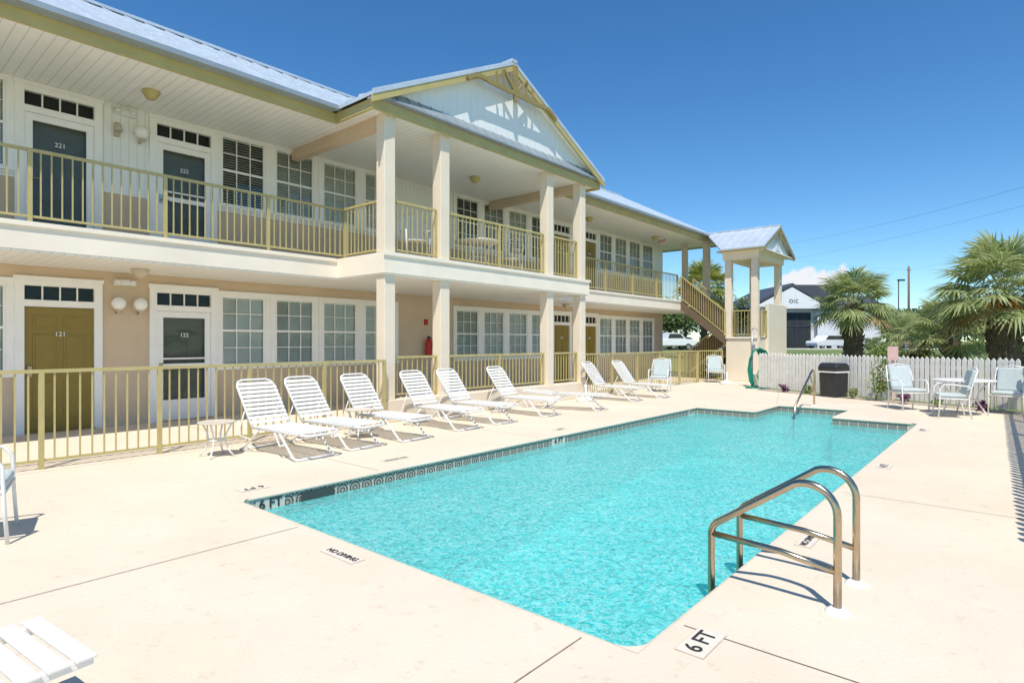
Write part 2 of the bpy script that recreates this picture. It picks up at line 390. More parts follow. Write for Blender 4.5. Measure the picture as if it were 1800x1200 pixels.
for k in range(8):
    (x0,y0),(x1,y1)=outline[k],outline[(k+1)%8]; l=math.hypot(x1-x0,y1-y0); t=l/.16
    b.quad([(x0,y0,TB),(x1,y1,TB),(x1,y1,-.035),(x0,y0,-.035)],uv=[(0,-.2),(t,-.2),(t,1),(0,1)])
mk(b,"tile_band",TILE,pool)
b=MB()
for k in range(8):
    (x0,y0),(x1,y1)=outline[k],outline[(k+1)%8]; dx,dy=x1-x0,y1-y0; l=math.hypot(dx,dy); dx/=l;dy/=l; nx,ny=-dy,dx
    prof=[(0,.001),(.008,0.0),(.016,-.006),(.02,-.018),(.016,-.03),(0,-.036)]
    for q in range(len(prof)-1):
        p,p2=prof[q],prof[q+1]
        b.quad([(x0+nx*p[0],y0+ny*p[0],p[1]),(x0+nx*p2[0],y0+ny*p2[0],p2[1]),(x1+nx*p2[0],y1+ny*p2[0],p2[1]),(x1+nx*p[0],y1+ny*p[0],p[1])],sm=True)
for cx,cy,sx,sy in ((PX0,PY0,1,1),(PX0,PY1,1,-1),(PX1,PY0,-1,1)):
    r=.16; pts=[(cx,cy,.0015)]
    for q in range(7):
        a=R(90*q/6); pts.append((cx+sx*(r-r*math.sin(a)),cy+sy*(r-r*math.cos(a)),.0015))
    if sx*sy<0: pts=pts[::-1]
    b.quad(pts)
    arc=[(cx+sx*(r-r*math.sin(R(15*q))),cy+sy*(r-r*math.cos(R(15*q)))) for q in range(7)]
    for q in range(6): b.quad([(arc[q][0],arc[q][1],.0015),(arc[q+1][0],arc[q+1][1],.0015),(arc[q+1][0],arc[q+1][1],-.24),(arc[q][0],arc[q][1],-.24)])
mk(b,"coping",DECK,pool)
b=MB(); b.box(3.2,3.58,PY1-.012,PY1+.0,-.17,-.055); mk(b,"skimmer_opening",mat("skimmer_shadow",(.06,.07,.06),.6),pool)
w=MB(); wz=-.145
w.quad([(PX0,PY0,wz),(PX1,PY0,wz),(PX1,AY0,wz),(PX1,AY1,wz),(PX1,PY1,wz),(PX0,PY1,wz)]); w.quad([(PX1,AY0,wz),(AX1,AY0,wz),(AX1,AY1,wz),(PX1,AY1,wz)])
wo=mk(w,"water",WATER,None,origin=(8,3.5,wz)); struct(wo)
PLATE=mat("marker_tile",(.70,.63,.53),.6,var=.06,vs=15)
EDGE=mat("marker_joint",(.45,.37,.28),.8,var=.1,vs=15)
def marker(s,x,y,rot,w,h,size,lab):
    b=MB(); b.box(-w/2,w/2,-h/2,h/2,0.003,.0055); b.box(-w/2-.004,w/2+.004,-h/2-.004,h/2+.004,0,.003,mi=1)
    o=mk(b,"depth_marker",[PLATE,EDGE],None,origin=(0,0,0),loc=Vector((x,y,0)),rotz=rot); tag(o,lab,"pool marker","depth markers around the pool")
    cu=text(s,size,Matrix.Translation((0,0,.008)),BLACK,"lettering",o,bold=.0015)
    cu.location=(0,0,.0075)
L6="white tile reading 6 FT in black at pool edge"; L4="white tile reading 4 FT in black at pool edge"; LN="white tile reading NO DIVING set in the cream deck"
marker("6 FT",2.85,1.20,0,.29,.14,.125,L6)
marker("NO DIVING",2.37,3.60,R(-90),.38,.105,.066,LN)
marker("6 FT",2.86,5.93,R(180),.29,.14,.12,L6)
marker("NO DIVING",4.75,6.02,R(180),.38,.105,.066,LN)
marker("NO DIVING",4.85,1.20,0,.38,.105,.066,LN)
marker("4 FT",8.3,1.22,0,.29,.14,.12,L4)
marker("4 FT",12.1,1.22,0,.29,.14,.12,L4)
marker("4 FT",8.2,5.95,R(180),.29,.14,.12,L4)
for xa,xb,s_ in ((2.72,3.02,"6 FT"),(7.5,7.85,"4 FT"),(12.6,12.9,"4 FT")):
    b=MB(); b.box(xa,xb,PY1-.006,PY1-.001,-.2,-.038); tp=mk(b,"depth_tile",PLATE,pool)
    text(s_,.13,frontM((xa+xb)/2,PY1-.012,-.092),BLACK,"lettering",tp,bold=.002)
def hoop(x,lab):
    t=thing("pool_ladder_rail",lab,"pool ladder",(x,.76,0),group="ladder rails at the pool edge")
    def arc(c,r,a0,a1,n=7): return [(0,c[0]+r*math.cos(R(a0+(a1-a0)*i/n)),c[1]+r*math.sin(R(a0+(a1-a0)*i/n))) for i in range(n+1)]
    b=MB()
    pts=[(0,0,.0),(0,0,.50)]+arc((.16,.53),.16,180,66,9)+arc((.61,.285),.105,64,0,6)+[(0,.715,-.5),(0,.70,-.9)]
    b.tube(pts,.0215,12)
    b.tube([(0,.0,.22),(0,.30,.27),(0,.712,.29)],.0195,10)
    mk(b,"tube",STEEL,t,origin=(0,0,0))
    b=MB(); b.lathe([(0,.03),(.035,.028),(.055,.012),(.066,.005),(.068,0)],n=24); mk(b,"escutcheon",WHITEP,t,origin=(0,0,0))
    return t
hoop(3.66,"bronze-toned steel ladder rail bent over the pool edge")
hoop(4.16,"bronze-toned steel ladder rail bent over the pool edge")
t=thing("step_handrail","slim steel handrail rising over the pool entry steps","handrail",(15.0,3.6,0))
b=MB(); b.tube([(0,0,0),(0,0,.72),(-.04,0,.80),(-.12,0,.84),(-.22,0,.82),(-1.55,0,.12),(-1.68,0,-.3),(-1.68,0,-.6)],.021,10)
b.tube([(0,0,.35),(-.35,0,.7)],.016,8); mk(b,"rail",STEEL,t,origin=(0,0,0))
b=MB(); b.lathe([(0,.03),(.05,.028),(.075,.004),(.075,0)],n=16); mk(b,"escutcheon",WHITEP,t,origin=(0,0,0))

# ------------------------------------------------------------------ building
BL=thing("motel_building","two-storey cream motel with balcony, gabled porch and metal roof","building",(10,12.2,0),world=True)
WY=12.2; FZ=3.25
grpA=[5.675,6.82,7.97,9.115]; grpB=[12.23,13.375,14.52,15.665]; grpC=[19.85,20.99,22.13,23.27]
wins=[.28,1.43]+grpA+grpB+grpC
doors=[(2.11,3.06,'121','221'),(4.04,5.01,'122','222'),(16.42,17.35,'123','223'),(18.2,19.1,'124','224')]
def openings(z):
    o=[(c-.46,c+.46,z+1.0,z+2.43) for c in wins]+[(a-.03,b_+.03,z-.2,z+2.44) for a,b_,_,_ in doors]
    return o
def grid(mb,x0,x1,z0,z1,y,ops,mi=0):
    xs=sorted(set([x0,x1]+[v for o in ops for v in o[:2] if x0<v<x1])); zs=sorted(set([z0,z1]+[v for o in ops for v in o[2:] if z0<v<z1]))
    for i in range(len(xs)-1):
        for k in range(len(zs)-1):
            cx=(xs[i]+xs[i+1])/2; cz=(zs[k]+zs[k+1])/2
            if any(o[0]<cx<o[1] and o[2]<cz<o[3] for o in ops): continue
            mb.quad([(xs[i],y,zs[k]),(xs[i+1],y,zs[k]),(xs[i+1],y,zs[k+1]),(xs[i],y,zs[k+1])],mi)
b=MB(); grid(b,-4,24.7,0,2.9,WY,openings(0))
b.quad([(24.7,WY,0),(24.7,18,0),(24.7,18,2.9),(24.7,WY,2.9)]); b.quad([(24.7,18,0),(-4,18,0),(-4,18,5.85),(24.7,18,5.85)]); b.quad([(-4,18,0),(-4,WY,0),(-4,WY,5.85),(-4,18,5.85)])
mk(b,"ground_floor_wall",STUCCO,BL)
b=MB(); grid(b,-4,24.7,2.9,4.13,WY,openings(FZ)); b.quad([(24.7,WY,2.9),(24.7,18,2.9),(24.7,18,4.13),(24.7,WY,4.13)]); mk(b,"wainscot_wall",STUCCO,BL)
b=MB(); grid(b,-4,24.7,4.13,5.9,WY,openings(FZ)); b.quad([(24.7,WY,4.13),(24.7,18,4.13),(24.7,18,5.9),(24.7,WY,5.9)]); mk(b,"upper_siding",SIDING,BL)
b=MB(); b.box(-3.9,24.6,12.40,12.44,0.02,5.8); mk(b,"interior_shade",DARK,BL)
def win_meshes():
    f=MB()
    H=.571
    f.box(-H,H,-.035,-.001,2.42,2.52); f.box(-H,H,-.035,-.001,.93,1.01)
    f.box(-H,-.455,-.03,-.001,1.01,2.42); f.box(.455,H,-.03,-.001,1.01,2.42)
    f.box(-H-.0,H+.0,-.075,-.036,.965,1.0)
    for x0,x1,z0,z1 in ((-.455,-.42,1.01,2.42),(.42,.455,1.01,2.42),(-.42,.42,2.385,2.42),(-.42,.42,1.01,1.05),(-.42,.42,1.70,1.745)):
        f.box(x0,x1,-.012,.03,z0,z1)
    for k in (1,2):
        x=-.42+.84*k/3; f.box(x-.008,x+.008,-.004,.012,1.05,1.70); f.box(x-.008,x+.008,-.004,.012,1.745,2.385)
    for z in (1.375,2.065):
        for q in range(3):
            f.box(-.42+.28*q+.009,-.42+.28*(q+1)-.009,-.004,.012,z-.008,z+.008)
    g_=MB(); g_.quad([(-.42,.016,1.05),(.42,.016,1.05),(.42,.016,2.385),(-.42,.016,2.385)])
    bl=[]
    for ang,lo,pt in ((60,1.05,.040),(34,1.05,.050),(60,1.5,.040),(50,1.05,.042)):
        s=MB(); z=2.36
        while z>lo:
            a=R(ang); dy=.0235*math.cos(a); dz=.0235*math.sin(a)
            s.quad([(-.415,.045-dy,z-dz),(.415,.045-dy,z-dz),(.415,.045+dy,z+dz),(-.415,.045+dy,z+dz)]); z-=pt
        s.box(-.416,.416,.03,.06,2.36,2.384); s.box(-.41,.41,.035,.055,lo-.01,lo+.005)
        bl.append(s)
    return f,g_,bl
fm,gm,blm=win_meshes()
proto=None; blm_me=[]
def placew(c,z,bi):
    global proto
    if proto is None:
        f=mk(fm,"window",WHITE,BL,origin=(0,0,0)); gl=mk(gm,"glass",GLASS,f,origin=(0,0,0))
        bs=[mk(s,"blind",BLIND,f,origin=(0,0,0)) for s in blm]
        f.location=Vector((c,WY,z))-Vector((10,12.2,0))
        for o in bs: blm_me.append(o.data)
        for i,o in enumerate(bs):
            if i!=bi: bpy.data.objects.remove(o)
            else: keep=o
        proto=(f,gl,keep); return
    f0,g0,b0=proto
    f=f0.copy(); COL.objects.link(f); f.parent=BL; f.location=Vector((c,WY,z))-Vector((10,12.2,0))
    gl=g0.copy(); COL.objects.link(gl); gl.parent=f
    bb=b0.copy(); COL.objects.link(bb); bb.data=blm_me[bi]; bb.parent=f
for i,c in enumerate(wins): placew(c,0,[0,0,0,3,0,0,3,0,0,0,0,3,0,0][i])
for i,c in enumerate(wins): placew(c,FZ,[0,0,1,3,0,0,1,3,2,1,3,0,0,0][i])
def door(x0,x1,z,num,style):
    c=(x0+x1)/2; f=MB(); y=WY
    f.box(x0-.12,x0,y-.05,y+.05,z,z+2.50); f.box(x1,x1+.12,y-.05,y+.05,z,z+2.50)
    f.box(x0-.14,x1+.14,y-.06,y+.05,z+2.501,z+2.565)
    f.box(x0,x1,y-.045,y+.05,z+2.07,z+2.18); f.box(x0,x1,y-.045,y+.05,z+2.41,z+2.50)
    for k in (1,2,3):
        xx=x0+(x1-x0)*k/4; f.box(xx-.01,xx+.01,y-.02,y+.01,z+2.18,z+2.41)
    fr=mk(f,"door",WHITE,BL)
    b=MB(); b.quad([(x0,y+.012,z+2.18),(x1,y+.012,z+2.18),(x1,y+.012,z+2.41),(x0,y+.012,z+2.41)]); mk(b,"transom_glass",DGLASS,fr)
    l=MB()
    if style=='panel':
        l.box(x0+.004,x1-.004,y-.0,y+.045,z+.01,z+2.065)
        w=x1-x0
        for (a,b2) in ((.12,.45),(.55,.88)):
            for (q0,q1) in ((.22,.85),(1.0,1.62),(1.72,1.93)):
                X0,X1=x0+w*a,x0+w*b2
                l.box(X0,X1,y-.010,y-.0005,z+q0,z+q1)
                l.box(X0+.035,X1-.035,y-.018,y-.0105,z+q0+.035,z+q1-.035)
        mk(l,"door_leaf",OLIVE,fr,bevel=.004)
        ny=y-.022
    else:
        l.box(x0+.004,x0+.11,y-.03,y+.01,z+.01,z+2.065); l.box(x1-.11,x1-.004,y-.03,y+.01,z+.01,z+2.065)
        l.box(x0+.11,x1-.11,y-.03,y+.01,z+1.95,z+2.065)
        zb=.16
        if style=='half':
            zb=.40
            l.box(x0+.11,x1-.11,y-.03,y+.01,z+.01,z+.40); l.box(x0+.11,x1-.11,y-.03,y+.01,z+1.0,z+1.08)
            l.box(x0+.11,x1-.11,y-.026,y-.01,z+1.16,z+1.19)
        else: l.box(x0+.11,x1-.11,y-.03,y+.01,z+.01,z+.16)
        mk(l,"storm_door_leaf",WHITE,fr)
        b=MB(); b.quad([(x0+.11,y-.008,z+zb),(x1-.11,y-.008,z+zb),(x1-.11,y-.008,z+1.95),(x0+.11,y-.008,z+1.95)]); mk(b,"glass",DGLASS,fr)
        b=MB(); b.box(x0+.05,x1-.05,y+.06,y+.10,z+.02,z+2.05)
        for (a,b2) in ((.2,.47),(.55,.82)):
            for (q0,q1) in ((.22,.85),(1.0,1.7)):
                X0,X1=x0+(x1-x0)*a,x0+(x1-x0)*b2
                b.box(X0,X1,y+.052,y+.0595,z+q0,z+q1); b.box(X0+.03,X1-.03,y+.044,y+.0515,z+q0+.03,z+q1-.03)
        mk(b,"inner_door_leaf",INNER,fr,bevel=.003)
        ny=y-.014
    text(num,.105,frontM(c,ny-.004,z+1.62),WHITEP,"door_number",fr,bold=.001)
    h=MB(); hx=x0+.07
    h.box(hx-.03,hx+.03,y-.045,y-.03,z+.93,z+1.10); h.tube([(hx,y-.04,z+1.0),(hx,y-.08,z+1.0),(hx+.12,y-.08,z+1.0)],.011,8)
    mk(h,"handle",STEEL,fr)
    b=MB(); b.box(x0,x1,y-.12,y+.0,z,z+.02); mk(b,"threshold",STEEL,fr)
sty=[('panel','full'),('half','half'),('panel','panel'),('panel','panel')]
for (a,b_,n1,n2),(s1,s2) in zip(doors,sty):
    door(a,b_,0,n1,s1); door(a,b_,FZ-.1,n2,s2)
b=MB(); b.box(-4,25.0,10.30,12.19,2.76,3.14); b.box(6.66,13.42,8.76,10.298,2.76,3.14); mk(b,"balcony_slab",STUCCO_W,BL)
b=MB(); b.box(-4,24.99,10.32,12.19,2.73,2.757); b.box(6.68,13.40,8.80,10.318,2.73,2.757); mk(b,"balcony_ceiling",SOFFIT,BL)
b=MB(); b.box(-4,6.629,10.27,10.299,3.08,3.145); b.box(13.451,25.03,10.27,10.299,3.08,3.145); b.box(6.63,13.45,8.73,8.759,3.08,3.145)
mk(b,"slab_edge_trim",STUCCO_W,BL)
b=MB(); b.box(-4,24.95,10.33,12.18,3.141,3.15); b.box(6.7,13.38,8.79,10.329,3.141,3.15); mk(b,"balcony_floor",mat("balcony_floor_coating",(.66,.56,.43),.8),BL)
b=MB(); b.box(-4,25.6,9.93,12.6,5.85,5.88); b.box(6.42,13.83,8.78,9.928,5.85,5.88); mk(b,"roof_soffit",SOFFIT,BL)
b=MB(); f0=5.79
b.box(-4,6.36,9.87,9.929,f0,5.97); b.box(13.90,25.6,9.87,9.929,f0,5.97)
b.box(6.361,6.419,8.72,9.93,f0,5.97); b.box(13.831,13.89,8.72,9.93,f0,5.97); b.box(6.4195,13.8305,8.72,8.779,f0,5.97)
b.box(25.601,25.65,9.87,18,f0,5.97)
mk(b,"fascia_board",GOLDT,BL)
for xa,xb in ((-4,6.28),(13.98,25.7)):
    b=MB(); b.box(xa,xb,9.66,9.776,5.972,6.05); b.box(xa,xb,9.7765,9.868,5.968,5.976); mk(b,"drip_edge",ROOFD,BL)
b=MB()
b.prism([(9.78,6.06),(15,8.81),(20.2,6.06),(20.2,5.98),(15,8.73),(9.78,5.98)],-4,25.75,'x')
x=-3.9
while x<25.7:
    b.prism([(9.775,6.061),(15,8.812),(15,8.845),(9.775,6.094)],x,x+.02,'x'); x+=.41
b.box(-4,25.75,14.9,15.1,8.80,8.86)
mk(b,"main_roof",ROOF,BL)
b=MB(); b.prism([(9.95,5.9),(18,5.9),(18,7.0),(15,8.6),(9.95,6.0)],25.55,25.6,'x'); mk(b,"end_gable_wall",STUCCO_W,BL)
PXc=10.12; pe=3.83; zr=7.92; ze=6.05; gy=8.80
b=MB()
for sg in (-1,1):
    P=[(PXc,zr),(PXc+sg*pe,ze),(PXc+sg*pe,ze-.07),(PXc,zr-.07)]
    b.prism(P,8.60,13.4,'y')
    for q in range(12):
        yy=8.61+q*.41
        b.prism([(PXc,zr+.001),(PXc+sg*pe,ze+.001),(PXc+sg*pe,ze+.032),(PXc,zr+.032)],yy,yy+.02,'y')
b.box(PXc-.09,PXc+.09,8.59,13.3,zr-.02,zr+.04)
mk(b,"porch_roof",ROOF,BL)
b=MB()
for sg in (-1,1):
    b.prism([(PXc,zr-.072),(PXc+sg*pe,ze-.072),(PXc+sg*pe,ze-.20),(PXc,zr-.21)],8.61,8.66,'y')
mk(b,"rake_board",GOLDT,BL)
b=MB()
for sg in (-1,1):
    b.prism([(PXc,zr-.09),(PXc+sg*(pe-.02),ze-.09),(PXc+sg*(pe-.02),ze-.11),(PXc,zr-.11)],8.661,gy-.002,'y')
mk(b,"rake_soffit",WHITE,BL)
b=MB(); b.prism([(PXc-pe+.05,ze-.05),(PXc+pe-.05,ze-.05),(PXc,zr-.1)],gy,gy+.04,'y'); mk(b,"gable_wall",GABLE,BL)
b=MB(); b.prism([(8.64,6.032),(gy,6.24),(gy,6.21),(8.64,6.0)],PXc-pe+.25,PXc+pe-.25,'x')
x=PXc-pe+.3
while x<PXc+pe-.3: b.prism([(8.638,6.033),(gy,6.242),(gy,6.26),(8.638,6.05)],x,x+.018,'x'); x+=.3
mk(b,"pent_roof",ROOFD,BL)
b=MB()
cy=8.57
b.box(PXc-1.0,PXc+1.0,cy-.03,cy+.03,7.14,7.23); b.box(PXc-.045,PXc+.045,cy-.04,cy+.034,7.0,7.80)
for sg in (-1,1):
    b.tube([(PXc+sg*.05,cy,7.24),(PXc+sg*.40,cy,7.60)],.04,4); b.tube([(PXc+sg*.38,cy,7.24),(PXc+sg*.41,cy,7.58)],.028,4)
    b.tube([(PXc+sg*.60,cy,7.24),(PXc+sg*.62,cy,7.48)],.028,4)
    b.tube([(PXc+sg*.95,cy,7.19),(PXc+sg*1.2,cy,7.19),(PXc+sg*1.38,cy,7.12),(PXc+sg*1.52,cy,7.02)],.055,4)
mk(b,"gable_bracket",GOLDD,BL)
colx=[6.83,8.22,11.78,13.22]
for x in colx:
    b=MB(); b.box(x-.125,x+.125,8.83,9.08,3.15,5.85); mk(b,"upper_column",STUCCO_L,BL,bevel=.012)
    b=MB(); b.box(x-.125,x+.125,8.83,9.08,.42,2.73); mk(b,"lower_column",STUCCO_L,BL,bevel=.012)
b=MB(); b.box(6.68,13.38,8.80,9.12,0,.42); mk(b,"low_stucco_wall",STUCCO_L,BL,bevel=.015)
for x in (6.74,13.13):
    b=MB(); b.box(x,x+.18,9.081,12.19,5.63,5.849); mk(b,"porch_beam",STUCCO,BL)
b=MB(); b.box(24.5,24.72,10.0,10.25,3.15,5.85); mk(b,"upper_column",STUCCO_L,BL)
b=MB(); b.box(24.5,24.72,11.0,11.2,3.15,5.85); mk(b,"upper_column",STUCCO_L,BL)
def railing(mb,P0,P1,h,gap=.115,nseg=1,ends=(True,True),lo=.08,pr=.0095):
    P0=Vector(P0);P1=Vector(P1);L=(P1-P0).length
    up=Vector((0,0,1))
    mb.tube([P0+up*h,P1+up*h],.030,4); mb.tube([P0+up*lo,P1+up*lo],.022,4)
    n=max(1,int(L/gap))
    for i in range(1,n):
        p=P0.lerp(P1,i/n); mb.tube([p+up*lo,p+up*h],pr*1.3,4)
    for i in range(nseg+1):
        if i==0 and not ends[0] or i==nseg and not ends[1]: continue
        p=P0.lerp(P1,i/nseg); mb.tube([p,p+up*(h+.01)],.036,4)
def rl(P0,P1,h,nseg=1,par=BL,name="railing",ends=(True,True),lo=.08):
    b=MB(); railing(b,P0,P1,h,nseg=nseg,ends=ends,lo=lo); return mk(b,name,GOLD,par)
y=10.38; z=3.15
xs_=[-3.27,-1.56,.15,1.86,3.57,5.28,6.9]
for i in range(6): rl((xs_[i],y,z),(xs_[i+1],y,z),1.0,ends=(True,i==5))
rl((6.83,10.3,z),(6.83,9.1,z),1.0,ends=(False,False)); rl((13.22,10.3,z),(13.22,9.1,z),1.0,ends=(False,False))
for a,c_,n_ in ((6.96,8.09,1),(8.35,11.65,2),(11.91,13.09,1)):
    rl((a,8.95,z),(c_,8.95,z),1.0,nseg=n_); rl((a,8.95,.42),(c_,8.95,.42),.78,nseg=n_,name="porch_railing")
xx=13.22
for i in range(5): rl((xx,y,z),(xx+1.82,y,z),1.0,ends=(i==0,True)); xx+=1.82
rl((23.6,y,z),(24.5,y,z),1.0)
def globe(x,z):
    b=MB(); b.sphere((x,WY-.14,z),.115); o=mk(b,"wall_globe_lamp",GLOBE,BL)
    b=MB(); b.tube([(x,WY,z-.16),(x,WY-.14,z-.17),(x,WY-.14,z-.1)],.022,8); b.lathe([(.0,-.02),(.06,-.02),(.05,.03),(0,.03)],(x,WY-.14,z-.12),12); mk(b,"lamp_bracket",BEIGEM,o)
for x in (3.40,3.74): globe(x,2.17)
globe(3.76,5.28); globe(17.75,2.17); globe(18.0,5.28)
b=MB(); b.box(3.36,3.44,WY-.08,WY,5.14,5.38); b.lathe([(.0,-.08),(.07,-.08),(.05,.02),(.0,.06)],(3.40,WY-.13,5.30),10); mk(b,"wall_lantern",BEIGEM,BL)
for x,z in ((3.52,2.55),(3.52,5.58)):
    b=MB(); b.box(x-.17,x+.17,WY-.08,WY-.001,z-.05,z+.05); b.lathe([(.0,0),(.05,.0),(.05,.06),(0,.07)],(x-.12,WY-.1,z-.02),10); b.lathe([(.0,0),(.05,.0),(.05,.06),(0,.07)],(x+.12,WY-.1,z-.02),10); mk(b,"emergency_light",WHITEP,BL)
for x,y_,z in ((3.6,11.1,5.85),(10.9,10.6,5.85),(17.0,11.1,5.85),(21.8,11.1,5.85),(3.5,11.3,2.73),(15.8,11.2,2.73)):
    b=MB(); b.lathe([(.13,0),(.14,-.03),(.12,-.06),(.09,-.12),(.05,-.15),(.0001,-.16)],(x,y_,z),16); mk(b,"ceiling_lamp" if z>4 else "walkway_lamp",GOLDT if z>4 else BEIGEM,BL)
b=MB(); b.box(21.9,21.93,10.7,10.98,5.55,5.74); b.box(21.9,21.93,10.82,10.84,5.74,5.849); es=mk(b,"exit_sign",WHITEP,BL)
text("EXIT",.16,Matrix.Translation((21.892,10.84,5.645))@Matrix.Rotation(R(-90),4,'Z')@Matrix.Rotation(R(90),4,'X'),RED,"lettering",es,bold=.004)
for o in BL.children:
    if o.name.split('.')[0] in ("roof_soffit","fascia_board","drip_edge","main_roof","end_gable_wall","porch_roof","rake_board","rake_soffit","gable_wall","pent_roof","gable_bracket","porch_beam","ceiling_lamp","exit_sign"):
        o.location.z-=.13
t=thing("fire_extinguisher","red fire extinguisher hung on the tan stucco wall","fire extinguisher",(10.62,12.06,1.12))
b=MB(); b.lathe([(0,0),(.085,.005),(.09,.03),(.09,.38),(.06,.44),(.02,.47),(0,.47)],n=16); mk(b,"cylinder_body",RED,t)
b=MB(); b.box(-.02,.02,-.06,.03,.47,.52); b.tube([(0,-.05,.49),(.08,-.06,.42),(.09,-.04,.15)],.01,6); mk(b,"valve_hose",BLACKP,t)
b=MB(); b.box(10.58,10.68,WY-.05,WY-.001,1.95,2.1); mk(b,"fire_alarm_pull",RED,BL)
# stair tower
TW=thing("stair_tower","cream stucco stair landing with columns and small metal gable roof","stair tower",(24,8,0),world=True)
b=MB(); b.box(22.5,25.5,7.3,8.5,0,1.62); mk(b,"landing_base",STUCCO_L,TW,bevel=.02)
b=MB(); b.box(23.3,25.62,7.18,7.298,0,2.95); b.box(25.502,25.62,7.3,8.5,0,2.95); mk(b,"parapet_wall",STUCCO_L,TW,bevel=.015)
b=MB(); b.box(22.45,25.49,7.31,8.55,1.621,1.68); mk(b,"landing_slab",STUCCO_W,TW)
for x,y_ in ((22.62,8.42),(22.62,7.44),(25.35,7.44),(25.35,8.42)):
    b=MB(); b.box(x-.12,x+.12,y_-.12,y_+.12,1.681,4.6); mk(b,"column",STUCCO_L,TW,bevel=.01)
b=MB(); b.box(22.45,25.55,7.27,7.6,4.6,4.88); b.box(22.45,25.55,8.28,8.6,4.6,4.88); b.box(22.45,22.78,7.601,8.279,4.6,4.88); b.box(25.2,25.55,7.601,8.279,4.6,4.88); mk(b,"beam",STUCCO_W,TW)
b=MB(); b.box(22.15,25.95,7.0,8.7,4.881,4.91); mk(b,"soffit",SOFFIT,TW)
b=MB(); xc=24.05
def slab4(mb,P,th=.05):
    n_=len(P); mb.quad(P); mb.quad([(p[0],p[1],p[2]-th) for p in reversed(P)])
    for i in range(n_):
        a,c_=P[i],P[(i+1)%n_]; mb.quad([a,(a[0],a[1],a[2]-th),(c_[0],c_[1],c_[2]-th),c_])
zt=5.98; zb=4.98
slab4(b,[(xc,6.95,zt),(xc,9.9,zt),(22.1,8.55,zb),(22.1,6.95,zb)])
slab4(b,[(xc,6.95,zt),(26.0,6.95,zb),(26.0,8.55,zb),(xc,9.9,zt)])
yy=6.97
while yy<9.5:
    for sg,xe in ((-1,22.1),(1,26.0)):
        t_=1 if yy<8.5 else max(0,(9.9-yy)/1.4)
        xe2=xc+(xe-xc)*t_; ze2=zt+(zb-zt)*t_
        b.tube([(xc,yy,zt+.01),(xe2,yy,ze2+.01)],.016,4)
    yy+=.36
b.box(xc-.07,xc+.07,6.94,9.9,zt-.02,zt+.03)
mk(b,"gable_roof",ROOF,TW)
b=MB(); b.prism([(22.15,4.93),(25.95,4.93),(xc,zt-.06)],7.12,7.16,'y'); mk(b,"gable_wall",GABLE,TW)
b=MB(); b.prism([(xc,zt-.055),(22.1,zb-.055),(22.1,zb-.17),(xc,zt-.19)],6.955,7.0,'y'); b.prism([(xc,zt-.055),(26,zb-.055),(26,zb-.17),(xc,zt-.19)],6.955,7.0,'y')
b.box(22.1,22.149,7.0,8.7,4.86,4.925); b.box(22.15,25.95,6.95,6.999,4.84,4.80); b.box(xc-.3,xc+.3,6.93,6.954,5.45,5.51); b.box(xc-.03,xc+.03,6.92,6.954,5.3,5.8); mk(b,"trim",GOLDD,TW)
b=MB(); n_=9
for i in range(n_):
    z1=3.14-(i+1)*1.46/(n_+0); y0=10.27-i*.195
    b.box(22.45,23.55,y0-.22,y0,z1,z1+.05)
for x in (22.42,23.56):
    b.prism([(10.29,3.14),(8.5,1.72),(8.5,1.38),(10.29,2.78)],x,x+.04,'x')
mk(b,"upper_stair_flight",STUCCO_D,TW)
b=MB()
for i in range(n_):
    z1=1.62-(i+1)*1.62/n_; y0=8.52+i*.24
    b.box(23.75,25.2,y0,y0+.27,z1,z1+.05)
for x in (23.7,25.21): b.prism([(8.52,1.62),(10.7,.02),(10.7,-.0),(10.3,0),(8.52,1.28)],x,x+.04,'x')
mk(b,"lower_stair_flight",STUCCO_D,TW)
for x in (22.44,23.58): 
    o=rl((x,10.27,3.15),(x,8.52,1.72),.95,par=TW,name="stair_railing")
for x in (23.72,25.23): rl((x,8.55,1.68),(x,10.7,.05),.95,par=TW,name="stair_railing")
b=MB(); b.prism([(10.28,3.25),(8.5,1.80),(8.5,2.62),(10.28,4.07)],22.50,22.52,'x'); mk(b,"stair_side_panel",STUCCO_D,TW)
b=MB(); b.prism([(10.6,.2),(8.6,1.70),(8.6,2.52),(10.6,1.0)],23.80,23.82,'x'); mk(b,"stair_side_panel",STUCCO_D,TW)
rl((22.55,7.56,1.68),(22.55,8.3,1.68),.98,par=TW,name="landing_railing"); rl((22.74,7.25,1.68),(23.3,7.25,1.68),.98,par=TW,name="landing_railing")
FN=thing("pool_fence","gold painted metal picket fence between walkway and pool deck","fence",(2,8.72,0),world=True)
px=[-2.0,-.76,.46,1.67,2.93,4.15,5.4,6.62]
for i in range(7): rl((px[i],8.72,0),(px[i+1],8.72,0),1.15,par=FN,name="fence_panel",ends=(True,i==6),lo=.1)
FN2=thing("pool_fence","gold painted metal picket fence running to the stairs","fence",(17,8.95,0),world=True)
xx=13.4
for i in range(5): rl((xx,8.95,0),(xx+1.5,8.95,0),1.15,par=FN2,name="fence_panel",ends=(True,i==4),lo=.1); xx+=1.5
rl((20.98,8.95,0),(22.4,8.6,0),1.15,par=FN2,name="gate",lo=.1)
